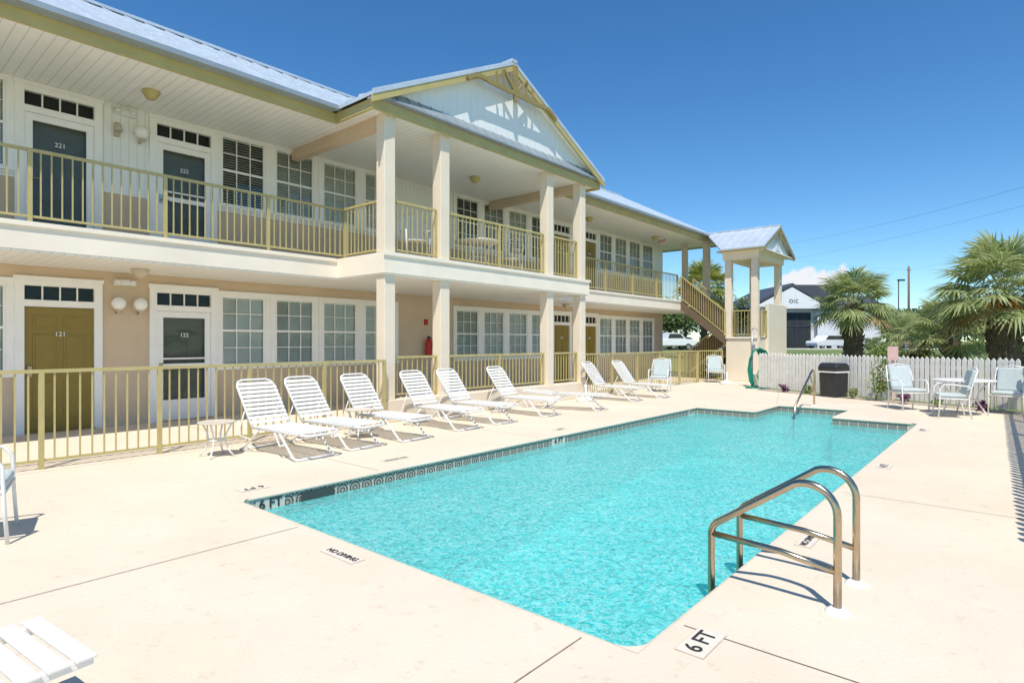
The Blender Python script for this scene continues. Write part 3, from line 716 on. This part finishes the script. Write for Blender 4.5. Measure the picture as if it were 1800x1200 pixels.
# ------------------------------------------------------------------ white picket fence
def picket(P0,P1,lab,gap=.115):
    t=thing("picket_fence",lab,"fence",(*P0,0),world=True)
    P0=Vector((*P0,0));P1=Vector((*P1,0)); L=(P1-P0).length; dr=(P1-P0)/L; nr=Vector((-dr.y,dr.x,0))
    M=Matrix(((dr.x,nr.x,0,P0.x),(dr.y,nr.y,0,P0.y),(0,0,1,0),(0,0,0,1)))
    b=MB(); n_=int(L/gap)
    for i in range(n_):
        x=i*gap+random.uniform(-.004,.004); h=1.12+random.uniform(-.015,.015); w=.088
        tl=random.uniform(-.006,.006)
        poly=[(x,.04),(x+w,.04),(x+w+tl,h-.04),(x+w*.5+tl,h+.02),(x+tl,h-.04)]
        a0=len(b.v); b.prism(poly,-.012,.012,'y')
        for q in range(a0,len(b.v)): b.v[q]=tuple(M@Vector(b.v[q]))
    mk(b,"pickets",WHITEF,t)
    b=MB()
    for z in (.25,.85): b.box(0,L,.013,.05,z,z+.08,M=M)
    x=0
    while x<L+.1: b.box(x-.045,x+.045,.051,.14,-.05,1.1,M=M); x+=2.2
    mk(b,"rails_posts",WHITEF,t)
picket((19.5,6.3),(16.55,-.1),"weathered white wooden picket fence behind gravel bed")
picket((16.55,-.15),(5.2,-.42),"weathered white wooden picket fence along deck edge",.17)
b=MB(); b.quad([(18.75,6.15,.006),(17.2,2.6,.006),(16.0,-.05,.006),(16.56,-.05,.006),(19.45,6.2,.006)]); b.f[-1]=b.f[-1][::-1]
struct(mk(b,"gravel_planting_bed_ground",MULCH))
# ------------------------------------------------------------------ furniture
def chaise(flat=False):
    t=thing("chaise_lounge","white vinyl strap chaise lounge with raised back on pool deck","lounge chair",(0,0,0),group="white strap lounges beside the pool")
    b=MB(); W=.275; zs=.34
    th=R(4) if flat else R(54)
    hy=1.16; bl=.76
    bt=(hy+bl*math.cos(th),zs+bl*math.sin(th))
    b.tube([(-W,hy,zs),(-W,.08,zs),(-W+.04,.02,zs-.01),(-W+.1,0,zs-.02),(W-.1,0,zs-.02),(W-.04,.02,zs-.01),(W,.08,zs),(W,hy,zs)],.016,8)
    c1=(hy+(bl-.10)*math.cos(th),zs+(bl-.10)*math.sin(th)); c2=(hy+(bl-.03)*math.cos(th),zs+(bl-.03)*math.sin(th))
    b.tube([(-W,hy,zs),(-W,*c1),(-W+.03,*c2),(-W+.10,*bt),(W-.10,*bt),(W-.03,*c2),(W,*c1),(W,hy,zs)],.016,8)
    for s_ in (-1,1):
        x=s_*(W+.005)
        b.tube([(x,.50,zs-.02),(x,.42,zs-.10),(x,.22,.05),(x,.14,.015)],.015,8)
        b.tube([(x,.62,zs-.02),(x,.50,.16),(x,.38,.19)],.011,6)
        b.tube([(x,1.0,zs-.02),(x,1.10,zs-.10),(x,1.36,.05),(x,1.46,.015)],.015,8)
    b.tube([(-W,.14,.015),(W,.14,.015)],.014,8); b.tube([(-W,1.46,.015),(W,1.46,.015)],.014,8); b.tube([(-W,hy,zs),(W,hy,zs)],.012,6)
    if not flat:
        for s_ in (-1,1): b.tube([(s_*(W-.03),hy+.35*math.cos(th),zs+.35*math.sin(th)),(s_*(W-.03),hy+.42,zs-.14),(s_*(W-.03),1.25,.17)],.010,6)
    mk(b,"frame",WHITEP,t,origin=(0,0,0))
    s=MB(); y=.06
    while y<hy-.03:
        for q in range(4):
            x0=-W-.018+q*(2*W+.036)/4; x1=x0+(2*W+.036)/4
            sag=[0,-.008,-.011,-.008,0]
            slab4(s,[(x0,y,zs+.018+sag[q]),(x1,y,zs+.018+sag[q+1]),(x1,y+.045,zs+.018+sag[q+1]),(x0,y+.045,zs+.018+sag[q])],.004)
        y+=.068
    mk(s,"seat_straps",STRAP,t,origin=(0,0,0))
    s=MB(); u=.05
    while u<bl-.06:
        y0=hy+u*math.cos(th); z0=zs+u*math.sin(th); y1=hy+(u+.044)*math.cos(th); z1=zs+(u+.044)*math.sin(th)
        ox,oz=-math.sin(th)*.018,math.cos(th)*.018
        wd_=W+.018 if u<bl-.13 else W-.01
        slab4(s,[(-wd_,y0+ox,z0+oz),(wd_,y0+ox,z0+oz),(wd_,y1+ox,z1+oz),(-wd_,y1+ox,z1+oz)],.005); u+=.068
    mk(s,"back_straps",STRAP,t,origin=(0,0,0))
    return t
c0=chaise()
ch=[(4.12,6.70,4),(4.98,6.82,8),(5.88,6.82,5),(7.15,6.95,3),(8.13,6.98,6),(9.55,7.0,5),(13.35,7.15,4),(14.55,7.0,0)]
c0.location=(ch[0][0],ch[0][1],0); c0.rotation_euler=(0,0,R(ch[0][2]))
for x,y_,a in ch[1:]: dup(c0,(x,y_,0),R(a))
cf=chaise(True); cf.location=(11.05,6.75,0); cf.rotation_euler=(0,0,R(18)); cf["label"]="white vinyl strap chaise lounge lying fully flat on pool deck"
t=thing("slatted_lounge","white plastic slatted lounge with only its flat end showing","lounge chair",(.62,2.82,0),rotz=R(97))
s=MB()
y=0
while y<1.7:
    s.box(-.27,.27,y,y+.066,.350,.362); y+=.084
mk(s,"slats",STRAP,t,origin=(0,0,0),bevel=.003)
s=MB()
for x in (-.24,.21): s.box(x,x+.03,.0,1.75,.315,.349)
for x in (-.24,.20):
    for yy in (.22,1.5): s.box(x,x+.04,yy,yy+.05,0,.314)
mk(s,"frame",WHITEP,t,origin=(0,0,0),bevel=.005)
def sidetable(x,y_):
    t=thing("side_table","small round white metal mesh side table with curved legs","side table",(x,y_,0),group="small side tables")
    b=MB(); b.lathe([(0,.452),(.21,.452),(.225,.458),(.232,.45),(.225,.438),(.0001,.446)],n=24); mk(b,"top",mat("mesh_table_top",(.62,.54,.44),.5,var=.1,vs=30),t)
    b=MB()
    for k_ in range(4):
        a=R(45+90*k_); c_,s_=math.cos(a),math.sin(a)
        b.tube([(.19*c_,.19*s_,.44),(.12*c_,.12*s_,.30),(.10*c_,.10*s_,.2),(.16*c_,.16*s_,.07),(.22*c_,.22*s_,.01)],.011,6)
    b.tube([(.11*math.cos(R(30*i)),.11*math.sin(R(30*i)),.22) for i in range(12)],.008,6,closed=True)
    mk(b,"leg_frame",WHITEP,t)
sidetable(3.35,7.95); sidetable(5.42,7.75)
def armchair():
    t=thing("patio_armchair","white metal patio armchair with pale blue cushions","patio chair",(0,0,0),group="cushioned patio armchairs")
    b=MB(); W=.28
    for s_ in (-1,1):
        x=s_*W
        b.tube([(x,-.27,.0),(x,-.25,.30),(x,-.24,.58),(x,-.18,.65),(x,-.05,.66),(x,.20,.63),(x,.27,.58)],.014,8)
        b.tube([(x,.27,0),(x,.22,.20),(x,.22,.42),(x,.28,.70),(x*.9,.36,.95)],.014,8)
        b.tube([(x,-.25,.38),(x,.22,.38)],.013,8)
    b.tube([(-W*.9,.36,.95),(0,.375,.99),(W*.9,.36,.95)],.013,8); b.tube([(-W,-.25,.38),(W,-.25,.38)],.013,8); b.tube([(-W,.22,.38),(W,.22,.38)],.013,8)
    for k_ in range(5):
        x=-W*.75+k_*W*.375; b.tube([(x,.22,.38),(x,.28,.70),(x*.95,.365,.96)],.006,5)
    mk(b,"frame",WHITEP,t,origin=(0,0,0))
    b=MB(); b.box(-.25,.25,-.26,.19,.40,.47); mk(b,"seat_cushion",CUSH,t,bevel=.03)
    b=MB(); M=Matrix.Translation((0,.215,.46))@Matrix.Rotation(R(-14),4,'X'); b.box(-.24,.24,-.05,.03,0,.50,M=M); mk(b,"back_cushion",CUSH,t,bevel=.03)
    return t
a0=armchair(); a0.location=(15.6,1.85,0); a0.rotation_euler=(0,0,R(-50))
dup(a0,(14.6,1.0,0),R(-165)); dup(a0,(16.0,.15,0),R(-100)); dup(a0,(16.3,8.15,0),R(-75)); dup(a0,(21.35,8.45,0),R(-60))
dup(a0,(.70,6.02,0),R(75),"white metal patio armchair with pale blue cushion and curved arm")
def balconychair(x,y_,r):
    t=thing("balcony_chair","white wrought metal balcony chair with round lattice back","patio chair",(x,y_,3.15),rotz=r,group="balcony chairs")
    b=MB(); cz=.70
    ring=[(.29*math.cos(R(20*i)),.24+.06*math.sin(R(20*i)),cz+.28*math.sin(R(20*i))) for i in range(18)]
    b.tube(ring,.018,6,closed=True)
    for k_ in range(-4,5):
        xx=k_*.06; hh=math.sqrt(max(0,.29**2-xx**2))*.95; b.tube([(xx,.24-.06*hh/.28,cz-hh),(xx,.24+.06*hh/.28,cz+hh)],.007,4)
    for k_ in range(-3,4):
        zz=k_*.07; hh=math.sqrt(max(0,.28**2-zz**2)); b.tube([(-hh,.24+.06*zz/.28,cz+zz),(hh,.24+.06*zz/.28,cz+zz)],.007,4)
    for s_ in (-1,1): 
        b.tube([(s_*.24,.22,.42),(s_*.26,-.02,.64),(s_*.25,-.24,.60),(s_*.23,-.24,.0)],.013,6); b.tube([(s_*.2,.2,.42),(s_*.24,.30,0)],.013,6)
        b.tube([(s_*.24,.22,.62),(s_*.26,-.02,.64)],.013,6)
    mk(b,"frame",WHITEP,t,origin=(0,0,0))
    b=MB(); b.lathe([(0,.42),(.24,.42),(.25,.41),(.24,.40),(.0001,.40)],n=20); mk(b,"seat",WHITEP,t,origin=(0,0,0))
balconychair(7.95,9.45,R(-25)); balconychair(11.2,9.7,R(-80))
def roundtable(x,y_,z=0):
    t=thing("patio_table","round white metal patio table with splayed legs","table",(x,y_,z),group="round patio tables")
    b=MB(); b.lathe([(0,.715),(.50,.715),(.53,.72),(.54,.705),(.53,.69),(.0001,.70)],n=32); mk(b,"top",WHITEP,t)
    b=MB()
    for k_ in range(4):
        a=R(20+90*k_); c_,s_=math.cos(a),math.sin(a)
        b.tube([(.42*c_,.42*s_,.69),(.25*c_,.25*s_,.45),(.22*c_,.22*s_,.3),(.36*c_,.36*s_,.06),(.42*c_,.42*s_,.01)],.015,8)
    b.tube([(.23*math.cos(R(30*i)),.23*math.sin(R(30*i)),.32) for i in range(12)],.01,6,closed=True)
    mk(b,"leg_frame",WHITEP,t)
roundtable(15.25,.85); roundtable(10.1,9.75,3.15)
t=thing("trash_bin","black square waste bin with pitched lid and bag edge","trash bin",(17.85,3.8,0),rotz=R(-25))
b=MB(); b.prism([(-.23,0),(.23,0),(.26,.66),(-.26,.66)],-.25,.25,'y'); mk(b,"bin_body",BLACKP,t,bevel=.03)
b=MB(); b.box(-.275,.275,-.265,.265,.661,.70); mk(b,"bag_edge",WHITEP,t)
b=MB(); b.prism([(-.28,.701),(.28,.701),(.28,.82),(.17,.92),(-.17,.92),(-.28,.82)],-.27,.27,'y'); mk(b,"lid",BLACKP,t,bevel=.02)
def ubase(x,y_):
    t=thing("umbrella_base","white cast umbrella base with short pole socket","umbrella base",(x,y_,0),group="umbrella bases")
    b=MB(); b.lathe([(.24,0),(.25,.03),(.22,.07),(.12,.12),(.05,.16),(.035,.2)],n=24); mk(b,"dome",CONC,t)
    b=MB(); b.lathe([(.03,.2),(.03,.42),(.02,.42),(.0001,.42)],n=12); mk(b,"socket",WHITEP,t)
ubase(20.6,7.75); ubase(12.4,8.2)
t=thing("garden_hose","green garden hose looped over a metal standpipe","garden hose",(20.1,6.72,0))
b=MB(); b.tube([(0,0,0),(0,0,1.9)],.035,8); b.box(-.05,.05,-.08,-.03,1.25,1.4); b.tube([(0,0,1.9),(0,-.1,1.95),(0,-.18,1.87)],.015,6); mk(b,"standpipe",mat("grey_metal",(.35,.35,.36),.4,.5),t)
b=MB()
for q in range(9):
    rx=.16+.030*q; rz=.44+.035*q
    b.tube([(rx*math.sin(R(30*i))*.66+.0,-.10-.02*q-rx*math.sin(R(30*i))*.75,.80+rz*math.cos(R(30*i))-.03*q) for i in range(12)],.02,6,closed=True)
b.tube([(.1,-.12,.4),(.0,-.3,.05),(-.4,-.55,.02),(-.8,-.4,.02),(-.9,-.1,.02),(-.5,.0,.02),(-.2,-.4,.02),(-.6,-.75,.02),(-1.1,-.6,.02)],.018,6)
mk(b,"hose_coil",GREENH,t)
# ------------------------------------------------------------------ vegetation
def palm(x,y_,h,fl,n_,tr,name,label,seed,fruit=False,mat_=None,pet=1.0,droop=105):
    random.seed(seed); z0=gh(x,y_)
    t=thing(name,label,"palm tree",(x,y_,z0))
    b=MB(); N=14; lean=random.uniform(-.15,.15)
    b.tube([(lean*(i/N)**2,0,h*i/N) for i in range(N+1)],tr,12,radii=[tr*(1.1-.25*i/N+.06*(i%2)) for i in range(N+1)])
    for i in range(int(h*38)):
        zz=random.uniform(.05,1)*h; a=random.uniform(0,6.28); rr=tr*1.0
        p=Vector((rr*math.cos(a)*.9+lean*(zz/h)**2,rr*math.sin(a)*.9,zz)); q=p+Vector((math.cos(a)*.14,math.sin(a)*.14,.20))
        b.tube([p,p.lerp(q,.6)+Vector((0,0,-.02)),q],.04,4,radii=[.06,.045,.015])
    mk(b,"trunk",BARK,t,origin=(0,0,0))
    c=MB()
    for i in range(n_):
        u=(i+.5)/n_; el=R(84-droop*u**.95+random.uniform(-9,9)); az=i*2.39996+random.uniform(-.25,.25)
        d_=Vector((math.cos(az)*math.cos(el),math.sin(az)*math.cos(el),math.sin(el)))
        side=Vector((-math.sin(az),math.cos(az),0)); P0=Vector((lean,0,h-.1))
        pl=fl*.62*pet*random.uniform(.75,1.12)
        tip=P0+d_*pl+Vector((0,0,-.08*pl*pl*math.cos(el)))
        mid=P0+d_*pl*.5
        mi=1 if u>.93 else 0
        c.tube([P0,mid,tip],.014,4,mi=mi)
        d2=(tip-mid).normalized(); up=side.cross(d2).normalized()
        bl=fl*.48; K=26
        for k_ in range(K):
            a=R(-120+240*k_/(K-1)+random.uniform(-3,3))
            dd=(d2*math.cos(a)+side*math.sin(a)+up*(.22+random.uniform(-.06,.06))).normalized()
            L_=bl*(.72+.28*math.cos(a*.7))*random.uniform(.8,1.05)
            w_=(side*math.cos(a)-d2*math.sin(a)).normalized()
            p1=tip+dd*L_*.5; p2=tip+dd*L_+Vector((0,0,-.14*L_-random.uniform(0,.10)))
            ww=.027*fl/1.6
            c.quad([tip,p1-w_*ww,p2,p1+w_*ww],mi)
    mk(c,"crown",[mat_ or PALM,PALMD],t,origin=(0,0,0))
    if fruit:
        for k_ in range(3):
            f=MB(); a=2.2+k_*.7; ctr=Vector((math.cos(a)*.6,math.sin(a)*.6,h-.15-.1*k_))
            f.tube([(lean,0,h-.1),ctr+Vector((0,0,.2)),ctr-Vector((0,0,.25))],.02,4)
            for i in range(60):
                p=ctr+Vector((random.gauss(0,.09),random.gauss(0,.09),random.gauss(0,.17))); f.sphere(p,.022,5)
            mk(f,"fruit_cluster",FRUIT,t)
def pos(D,u):
    s=(u-900)/1038; return D*(.759+.651*s),D*(.651-.759*s)
x,y_=pos(19,1768); palm(x,y_,2.95,2.45,54,.42,"fan_palm","stout fan palm with rough trunk and orange fruit behind fence",1,True,droop=98)
x,y_=pos(30,1500); palm(x,y_,3.4,2.3,56,.42,"fan_palm","round-crowned fan palm with shaggy trunk on the lawn",2,droop=112)
x,y_=pos(23,1672); palm(x,y_,1.8,2.1,38,.28,"fan_palm","low silvery fan palm growing beside a taller palm",3,droop=100)
x,y_=pos(40,1578); palm(x,y_,1.7,1.8,36,.25,"fan_palm","small fan palm on the lawn near the road",4)
x,y_=pos(42,1238); palm(x,y_,5.0,2.5,60,.22,"cabbage_palm","tall cabbage palm beyond the staircase",5,mat_=PALMY,droop=125)
def leaves(mb,c,rx,ry,rz,n_,s,clumps=14,mi=0):
    cl=[]
    for i in range(clumps):
        while True:
            p=Vector((random.uniform(-1,1),random.uniform(-1,1),random.uniform(-1,1)))
            if p.length<1: break
        cl.append((p,random.uniform(.22,.45)))
    for i in range(n_):
        p,r=random.choice(cl); q=Vector((random.gauss(0,1),random.gauss(0,1),random.gauss(0,1))); q=q.normalized()*r*random.uniform(.5,1.05)
        w_=p*.72+q; P=Vector((c[0]+w_.x*rx,c[1]+w_.y*ry,c[2]+w_.z*rz))
        a=Vector((random.gauss(0,1),random.gauss(0,1),random.gauss(0,1))).normalized(); b_=a.orthogonal().normalized()
        L_=s*random.uniform(.6,1.3)
        mb.quad([P-a*L_*.5,P+b_*L_*.28,P+a*L_*.5,P-b_*L_*.28],mi)
def tree(D,u,h,r,n_,s,seed,lab="leafy green roadside tree with rounded uneven crown",lm=None):
    random.seed(seed); x,y_=pos(D,u); z0=gh(x,y_)
    t=thing("roadside_tree",lab,"tree",(x,y_,z0))
    b=MB(); b.tube([(0,0,0),(.1,0,h*.3),(0,.1,h*.6)],.2,8,radii=[h*.035,h*.028,h*.015])
    for k_ in range(5):
        a=k_*1.26; b.tube([(.05,0,h*.35),(math.cos(a)*r*.3,math.sin(a)*r*.3,h*.6),(math.cos(a)*r*.55,math.sin(a)*r*.55,h*.78)],.1,6,radii=[h*.018,h*.012,h*.005])
    mk(b,"trunk",BARK2,t,origin=(0,0,0))
    c=MB(); leaves(c,(0,0,h*.60),r,r,h*.42,n_,s,24); mk(c,"crown",lm or LEAF,t)
for D,u,h,r,s in ((110,1350,8,6,1),(110,1395,8.5,6,2),(75,1178,7,4.5,3),(90,1205,8,5,4),(85,1290,8,5,5),(100,1560,6.5,6,6),(88,1600,6,6,7),(70,1645,5,5,8),(80,1685,6.5,6,9),(60,1725,5,4,10),(110,1530,7.5,7,11),(62,1790,6,5,12),(88,1145,7,5,13),(85,1630,6,6,14)):
    tree(D,u,h,r,2600,.5,s+20)
def shrub(x,y_,r,h,n_,s,lab,m,seed,name="shrub"):
    random.seed(seed); c=MB(); z0=max(gh(x,y_),0)
    leaves(c,(x,y_,z0+h*.5),r,r,h*.55,n_,s,10)
    for k_ in range(5): c.tube([(x,y_,z0),(x+random.uniform(-r,r)*.6,y_+random.uniform(-r,r)*.6,z0+h*.8)],.008,4)
    o=mk(c,name,m); tag(o,lab,"plant","garden shrubs")
for i,(D,u,r,h) in enumerate(((26,1640,.9,1.4),(24,1600,.6,1.2),(32,1560,1.2,1.3),(45,1625,1.6,2.0),(45,1540,1.4,1.4),(30,1700,1.2,1.6),(27,1800,1.2,1.7))):
    x,y_=pos(D,u); shrub(x,y_,r,h,900,.16,"dense green garden shrub beyond the picket fence",LEAF2,40+i)
shrub(17.45,2.75,.5,1.25,380,.09,"sparse leggy shrub in the gravel bed at the fence",LEAF2,60)
for i,(x,y_) in enumerate(((18.3,4.6),(18.6,5.3),(17.6,3.3),(16.9,2.1),(16.6,1.4),(16.35,.6))):
    shrub(x,y_,.2,.28,130,.07,"small purple-leaved plant in the gravel bed",PURP if i%2 else LEAF2,70+i,"bedding_plant")
# ------------------------------------------------------------------ street background
YAW=R(-49.4)
def frame(D,z=0): return Vector((D*.759,D*.651,z))
b=MB(); 
b.quad([(-90,-7,0),(160,-7,0),(160,7,0),(-90,7,0)]); r_=mk(b,"road",ASPH,None,origin=(0,0,0),loc=frame(74,.606),rotz=YAW); struct(r_)
b=MB()
for q in range(-14,26): b.quad([(q*6,-.08,0),(q*6+3,-.08,0),(q*6+3,.08,0),(q*6,.08,0)])
struct(mk(b,"road_marking",mat("road_paint",(.7,.6,.25),.7),None,origin=(0,0,0),loc=frame(74,.611),rotz=YAW))
b=MB(); b.box(-90,160,-.1,.1,0,.12); struct(mk(b,"kerb",CONC,None,origin=(0,0,0),loc=frame(66.8,.6),rotz=YAW))
OB=thing("office_building","white office with dark metal roof and dark glass entry","building",frame(82,.6),rotz=YAW)
F=82/62.0
def sx(v): return v*F
b=MB(); b.box(sx(26.5),sx(31.7),0,12,0,6.6); b.box(sx(31.7),sx(38.3),-1,11,0,5.3); mk(b,"wall",OFFW,OB)
b=MB(); 
A,B_=sx(24.2),sx(32.4)
b.prism([(A,5.6),((A+B_)/2+1,8.9),(B_,6.3),(B_,6.0),((A+B_)/2+1,8.5),(A,5.3)],-1.2,12,'y')
b.prism([(sx(30),8.9),(sx(33.5),8.9),(sx(38.9),5.1),(sx(38.9),4.9),(sx(30),4.95+.4)],-.6+2,11.5,'y')
b.prism([(-1.5,5.2),(2.5,7.4),(2.5,5.2)],sx(31.7),sx(38.9),'x')
mk(b,"roof",OFFR,OB)
b=MB(); b.prism([(A+1.2,5.6),((A+B_)/2+1,8.4),(B_-.6,6.2),(B_-.6,5.4),(A+1.2,5.4)],-1.1,-.9,'y'); mk(b,"front_gable",OFFW,OB)
for q in ((sx(28.4),sx(31.3),-.25,-.02,0,4.9),(sx(26.6),sx(28.2),-.15,-.02,.0,4.9),(sx(34),sx(36),-1.08,-1.01,1.6,3.6)):
    b=MB(); b.box(*q); mk(b,"entry_glass",EGLASS,OB)
b=MB(); b.box(sx(28.4)+1.8,sx(28.4)+1.87,-.32,-.26,0,4.9); b.box(sx(28.4),sx(31.3),-.33,-.325,3.0,3.08); mk(b,"mullion",OFFR,OB)
text("oıc",1.1,frontM(sx(29.2),-1.12,6.5),BLACK,"lettering",OB,bold=.0)
def car(D,u,m,lab,kind='suv',flip=0):
    x,y_=pos(D,u); t=thing("parked_car",lab,"car",(x,y_,gh(x,y_)+.01),rotz=YAW+flip,group="cars parked along the road")
    b=MB()
    if kind=='suv': prof=[(-2.2,.35),(2.25,.35),(2.3,.7),(2.2,.95),(1.2,1.05),(.55,1.62),(-1.7,1.68),(-2.15,1.1),(-2.25,.8)]
    elif kind=='pickup': prof=[(-2.7,.45),(2.6,.45),(2.65,.85),(2.5,1.08),(1.4,1.15),(.8,1.75),(-.5,1.78),(-.7,1.15),(-2.7,1.15)]
    else: prof=[(-2.2,.3),(2.2,.3),(2.25,.6),(2.1,.82),(1.1,.9),(.45,1.38),(-1.1,1.4),(-1.8,.95),(-2.2,.9)]
    b.prism(prof,-.88,.88,'y'); mk(b,"body",m,t,bevel=.06)
    b=MB(); zt=max(p[1] for p in prof)
    x0,x1=(-1.75,.95) if kind=='suv' else ((-.5,1.15) if kind=='pickup' else (-1.2,.8)); zl=zt-.6 if kind!='sedan' else zt-.47
    b.prism([(x0-.1,zl+.06),(x1,zl+.06),(x1-.42,zt-.08),(x0+.05,zt-.08)],-.90,.90,'y'); mk(b,"windows",CGLASS,t)
    for xx in (-1.4,1.4) if kind!='pickup' else (-1.75,1.65):
        for yy in (-.86,.68):
            b=MB(); n_=16; ring=[(xx+.34*math.cos(2*math.pi*i/n_),.34+.34*math.sin(2*math.pi*i/n_)) for i in range(n_)]; b.prism(ring,yy-.04,yy+.18,'y'); w_=mk(b,"wheel",RUB,t)
            b=MB(); ring=[(xx+.2*math.cos(2*math.pi*i/n_),.34+.2*math.sin(2*math.pi*i/n_)) for i in range(n_)]; b.prism(ring,yy-.055,yy+.195,'y'); mk(b,"rim",CARG,w_)
    for yy in (-.7,.7):
        b=MB(); b.box(2.2,2.27,yy-.14,yy+.14,.62,.78); mk(b,"headlight",GLOBE,t)
car(72,1452,CARW,"white suv standing on the road near the office",'suv',R(200))
car(70,1610,CARB,"blue pickup truck parked beyond the palms",'pickup',R(180))
car(62,1178,CARW,"white pickup truck parked beyond the staircase",'pickup',R(10)); car(66,1203,CARG,"grey sedan parked beyond the staircase",'sedan')
x,y_=pos(95,1598); t=thing("utility_pole","weathered wooden utility pole with wires","utility pole",(x,y_,.6),rotz=YAW)
b=MB(); b.tube([(0,0,0),(0,0,13)],.2,8,radii=[.2,.15]); b.box(-.35,.35,-.06,.06,12.3,12.42); mk(b,"pole",POLEW,t)
x,y_=pos(80,1580); t=thing("street_lamp","slender dark street lamp with box head","street lamp",(x,y_,.6),rotz=YAW)
b=MB(); b.tube([(0,0,0),(0,0,9.2)],.07,8); mk(b,"post",BLACKP,t); b=MB(); b.box(-.1,.8,-.15,.15,9.1,9.3); mk(b,"lamp_head",BLACKP,t)
WT=thing("overhead_wires","thin dark overhead utility wires crossing the sky","utility wires",(60,10,8),world=True)
def wire(D0,u0,v0,D1,u1,v1,sag=.3):
    a=Vector((*pos(D0,u0),1.5+(600-v0)*D0/1038)); c=Vector((*pos(D1,u1),1.5+(600-v1)*D1/1038)); b=MB(); n_=16
    b.tube([a.lerp(c,i/n_)+Vector((0,0,-sag*4*(i/n_)*(1-i/n_))) for i in range(n_+1)],.009,4); mk(b,"wire",WIRE,WT)
wire(95,1300,440,40,1900,300,.8); wire(95,1300,470,45,1900,335,.6); wire(95,1380,452,95,1598,474,.3); wire(95,1598,474,45,1900,365,.8)
b=MB(); b.box(16.9,16.93,2.2,2.42,1.05,1.38); b.box(16.935,16.965,2.29,2.33,0,1.3); o=mk(b,"garden_sign",mat("pink_sign",(.7,.45,.4),.6)); tag(o,"small pale notice board on a short post by fence","sign")
# ------------------------------------------------------------------ world, sun, camera
wd=bpy.data.worlds.new("World"); scene.world=wd; wd.use_nodes=True; N=wd.node_tree.nodes; L=wd.node_tree.links
bg=N["Background"]; sky=N.new("ShaderNodeTexSky"); sky.sky_type='NISHITA'; sky.sun_disc=False
trav=Vector((.42,.36,-1)).normalized()
el=math.asin(-trav.z); az=math.atan2(-trav.x,-trav.y)
sky.sun_elevation=el; sky.sun_rotation=az; sky.air_density=.9; sky.dust_density=.1; sky.ozone_density=2.2; sky.altitude=0
hs=N.new("ShaderNodeHueSaturation"); hs.inputs["Saturation"].default_value=1.25; hs.inputs["Value"].default_value=1.0
tint=N.new("ShaderNodeMix"); tint.data_type='RGBA'; tint.blend_type='MULTIPLY'; tint.inputs["Factor"].default_value=1; tint.inputs["B"].default_value=(.86,1.03,1.08,1)
L.new(sky.outputs[0],hs.inputs["Color"]); L.new(hs.outputs[0],tint.inputs["A"])
tc=N.new("ShaderNodeTexCoord")
cd=(Vector((.759,.651,0))+Vector((.651,-.759,0))*.515+Vector((0,0,.112))).normalized()
rt=Vector((cd.y,-cd.x,0)).normalized()
def dotn(v):
    n_=N.new("ShaderNodeVectorMath"); n_.operation='DOT_PRODUCT'; L.new(tc.outputs["Generated"],n_.inputs[0]); n_.inputs[1].default_value=v; return n_.outputs["Value"]
def M(op,a,b_=None,c_=None):
    n_=N.new("ShaderNodeMath"); n_.operation=op
    for i,x in enumerate((a,b_,c_)):
        if x is None: continue
        if isinstance(x,(int,float)): n_.inputs[i].default_value=x
        else: L.new(x,n_.inputs[i])
    return n_.outputs[0]
hx=M('DIVIDE',dotn(rt),.058); hz=M('DIVIDE',M('SUBTRACT',dotn((0,0,1)),cd.z-.012),.025)
fw=M('GREATER_THAN',dotn(cd),.5)
rr=M('SQRT',M('ADD',M('MULTIPLY',hx,hx),M('MULTIPLY',hz,hz)))
nz=N.new("ShaderNodeTexNoise"); nz.inputs["Scale"].default_value=45; nz.inputs["Detail"].default_value=8; L.new(tc.outputs["Generated"],nz.inputs["Vector"])
mk_=M('SUBTRACT',M('ADD',1.0,M('MULTIPLY',M('SUBTRACT',nz.outputs["Fac"],.5),3.0)),rr)
cr=N.new("ShaderNodeMapRange"); cr.inputs["From Min"].default_value=0; cr.inputs["From Max"].default_value=.4; L.new(mk_,cr.inputs["Value"])
cm=M('MULTIPLY',M('MULTIPLY',cr.outputs[0],fw),.95)
mx=N.new("ShaderNodeMix"); mx.data_type='RGBA'; L.new(cm,mx.inputs["Factor"]); L.new(tint.outputs["Result"],mx.inputs["A"]); mx.inputs["B"].default_value=(6.1,6.1,6.3,1)
L.new(mx.outputs["Result"],bg.inputs["Color"]); bg.inputs["Strength"].default_value=.15
sun=bpy.data.lights.new("Sun",'SUN'); sun.energy=5.0; sun.angle=R(.5); sun.color=(1,.95,.86)
so=bpy.data.objects.new("Sun",sun); COL.objects.link(so); so.rotation_euler=trav.to_track_quat('-Z','Y').to_euler(); so.location=(0,0,20)
cam=bpy.data.cameras.new("Camera"); cam.lens=20.76; cam.sensor_width=36; cam.clip_end=4000; cam.clip_start=.05
co=bpy.data.objects.new("Camera",cam); COL.objects.link(co); co.location=(0,0,1.5); co.rotation_euler=(R(90),0,R(-49.4)); scene.camera=co
scene.view_settings.view_transform='Standard'; scene.view_settings.look='None'; scene.view_settings.exposure=0
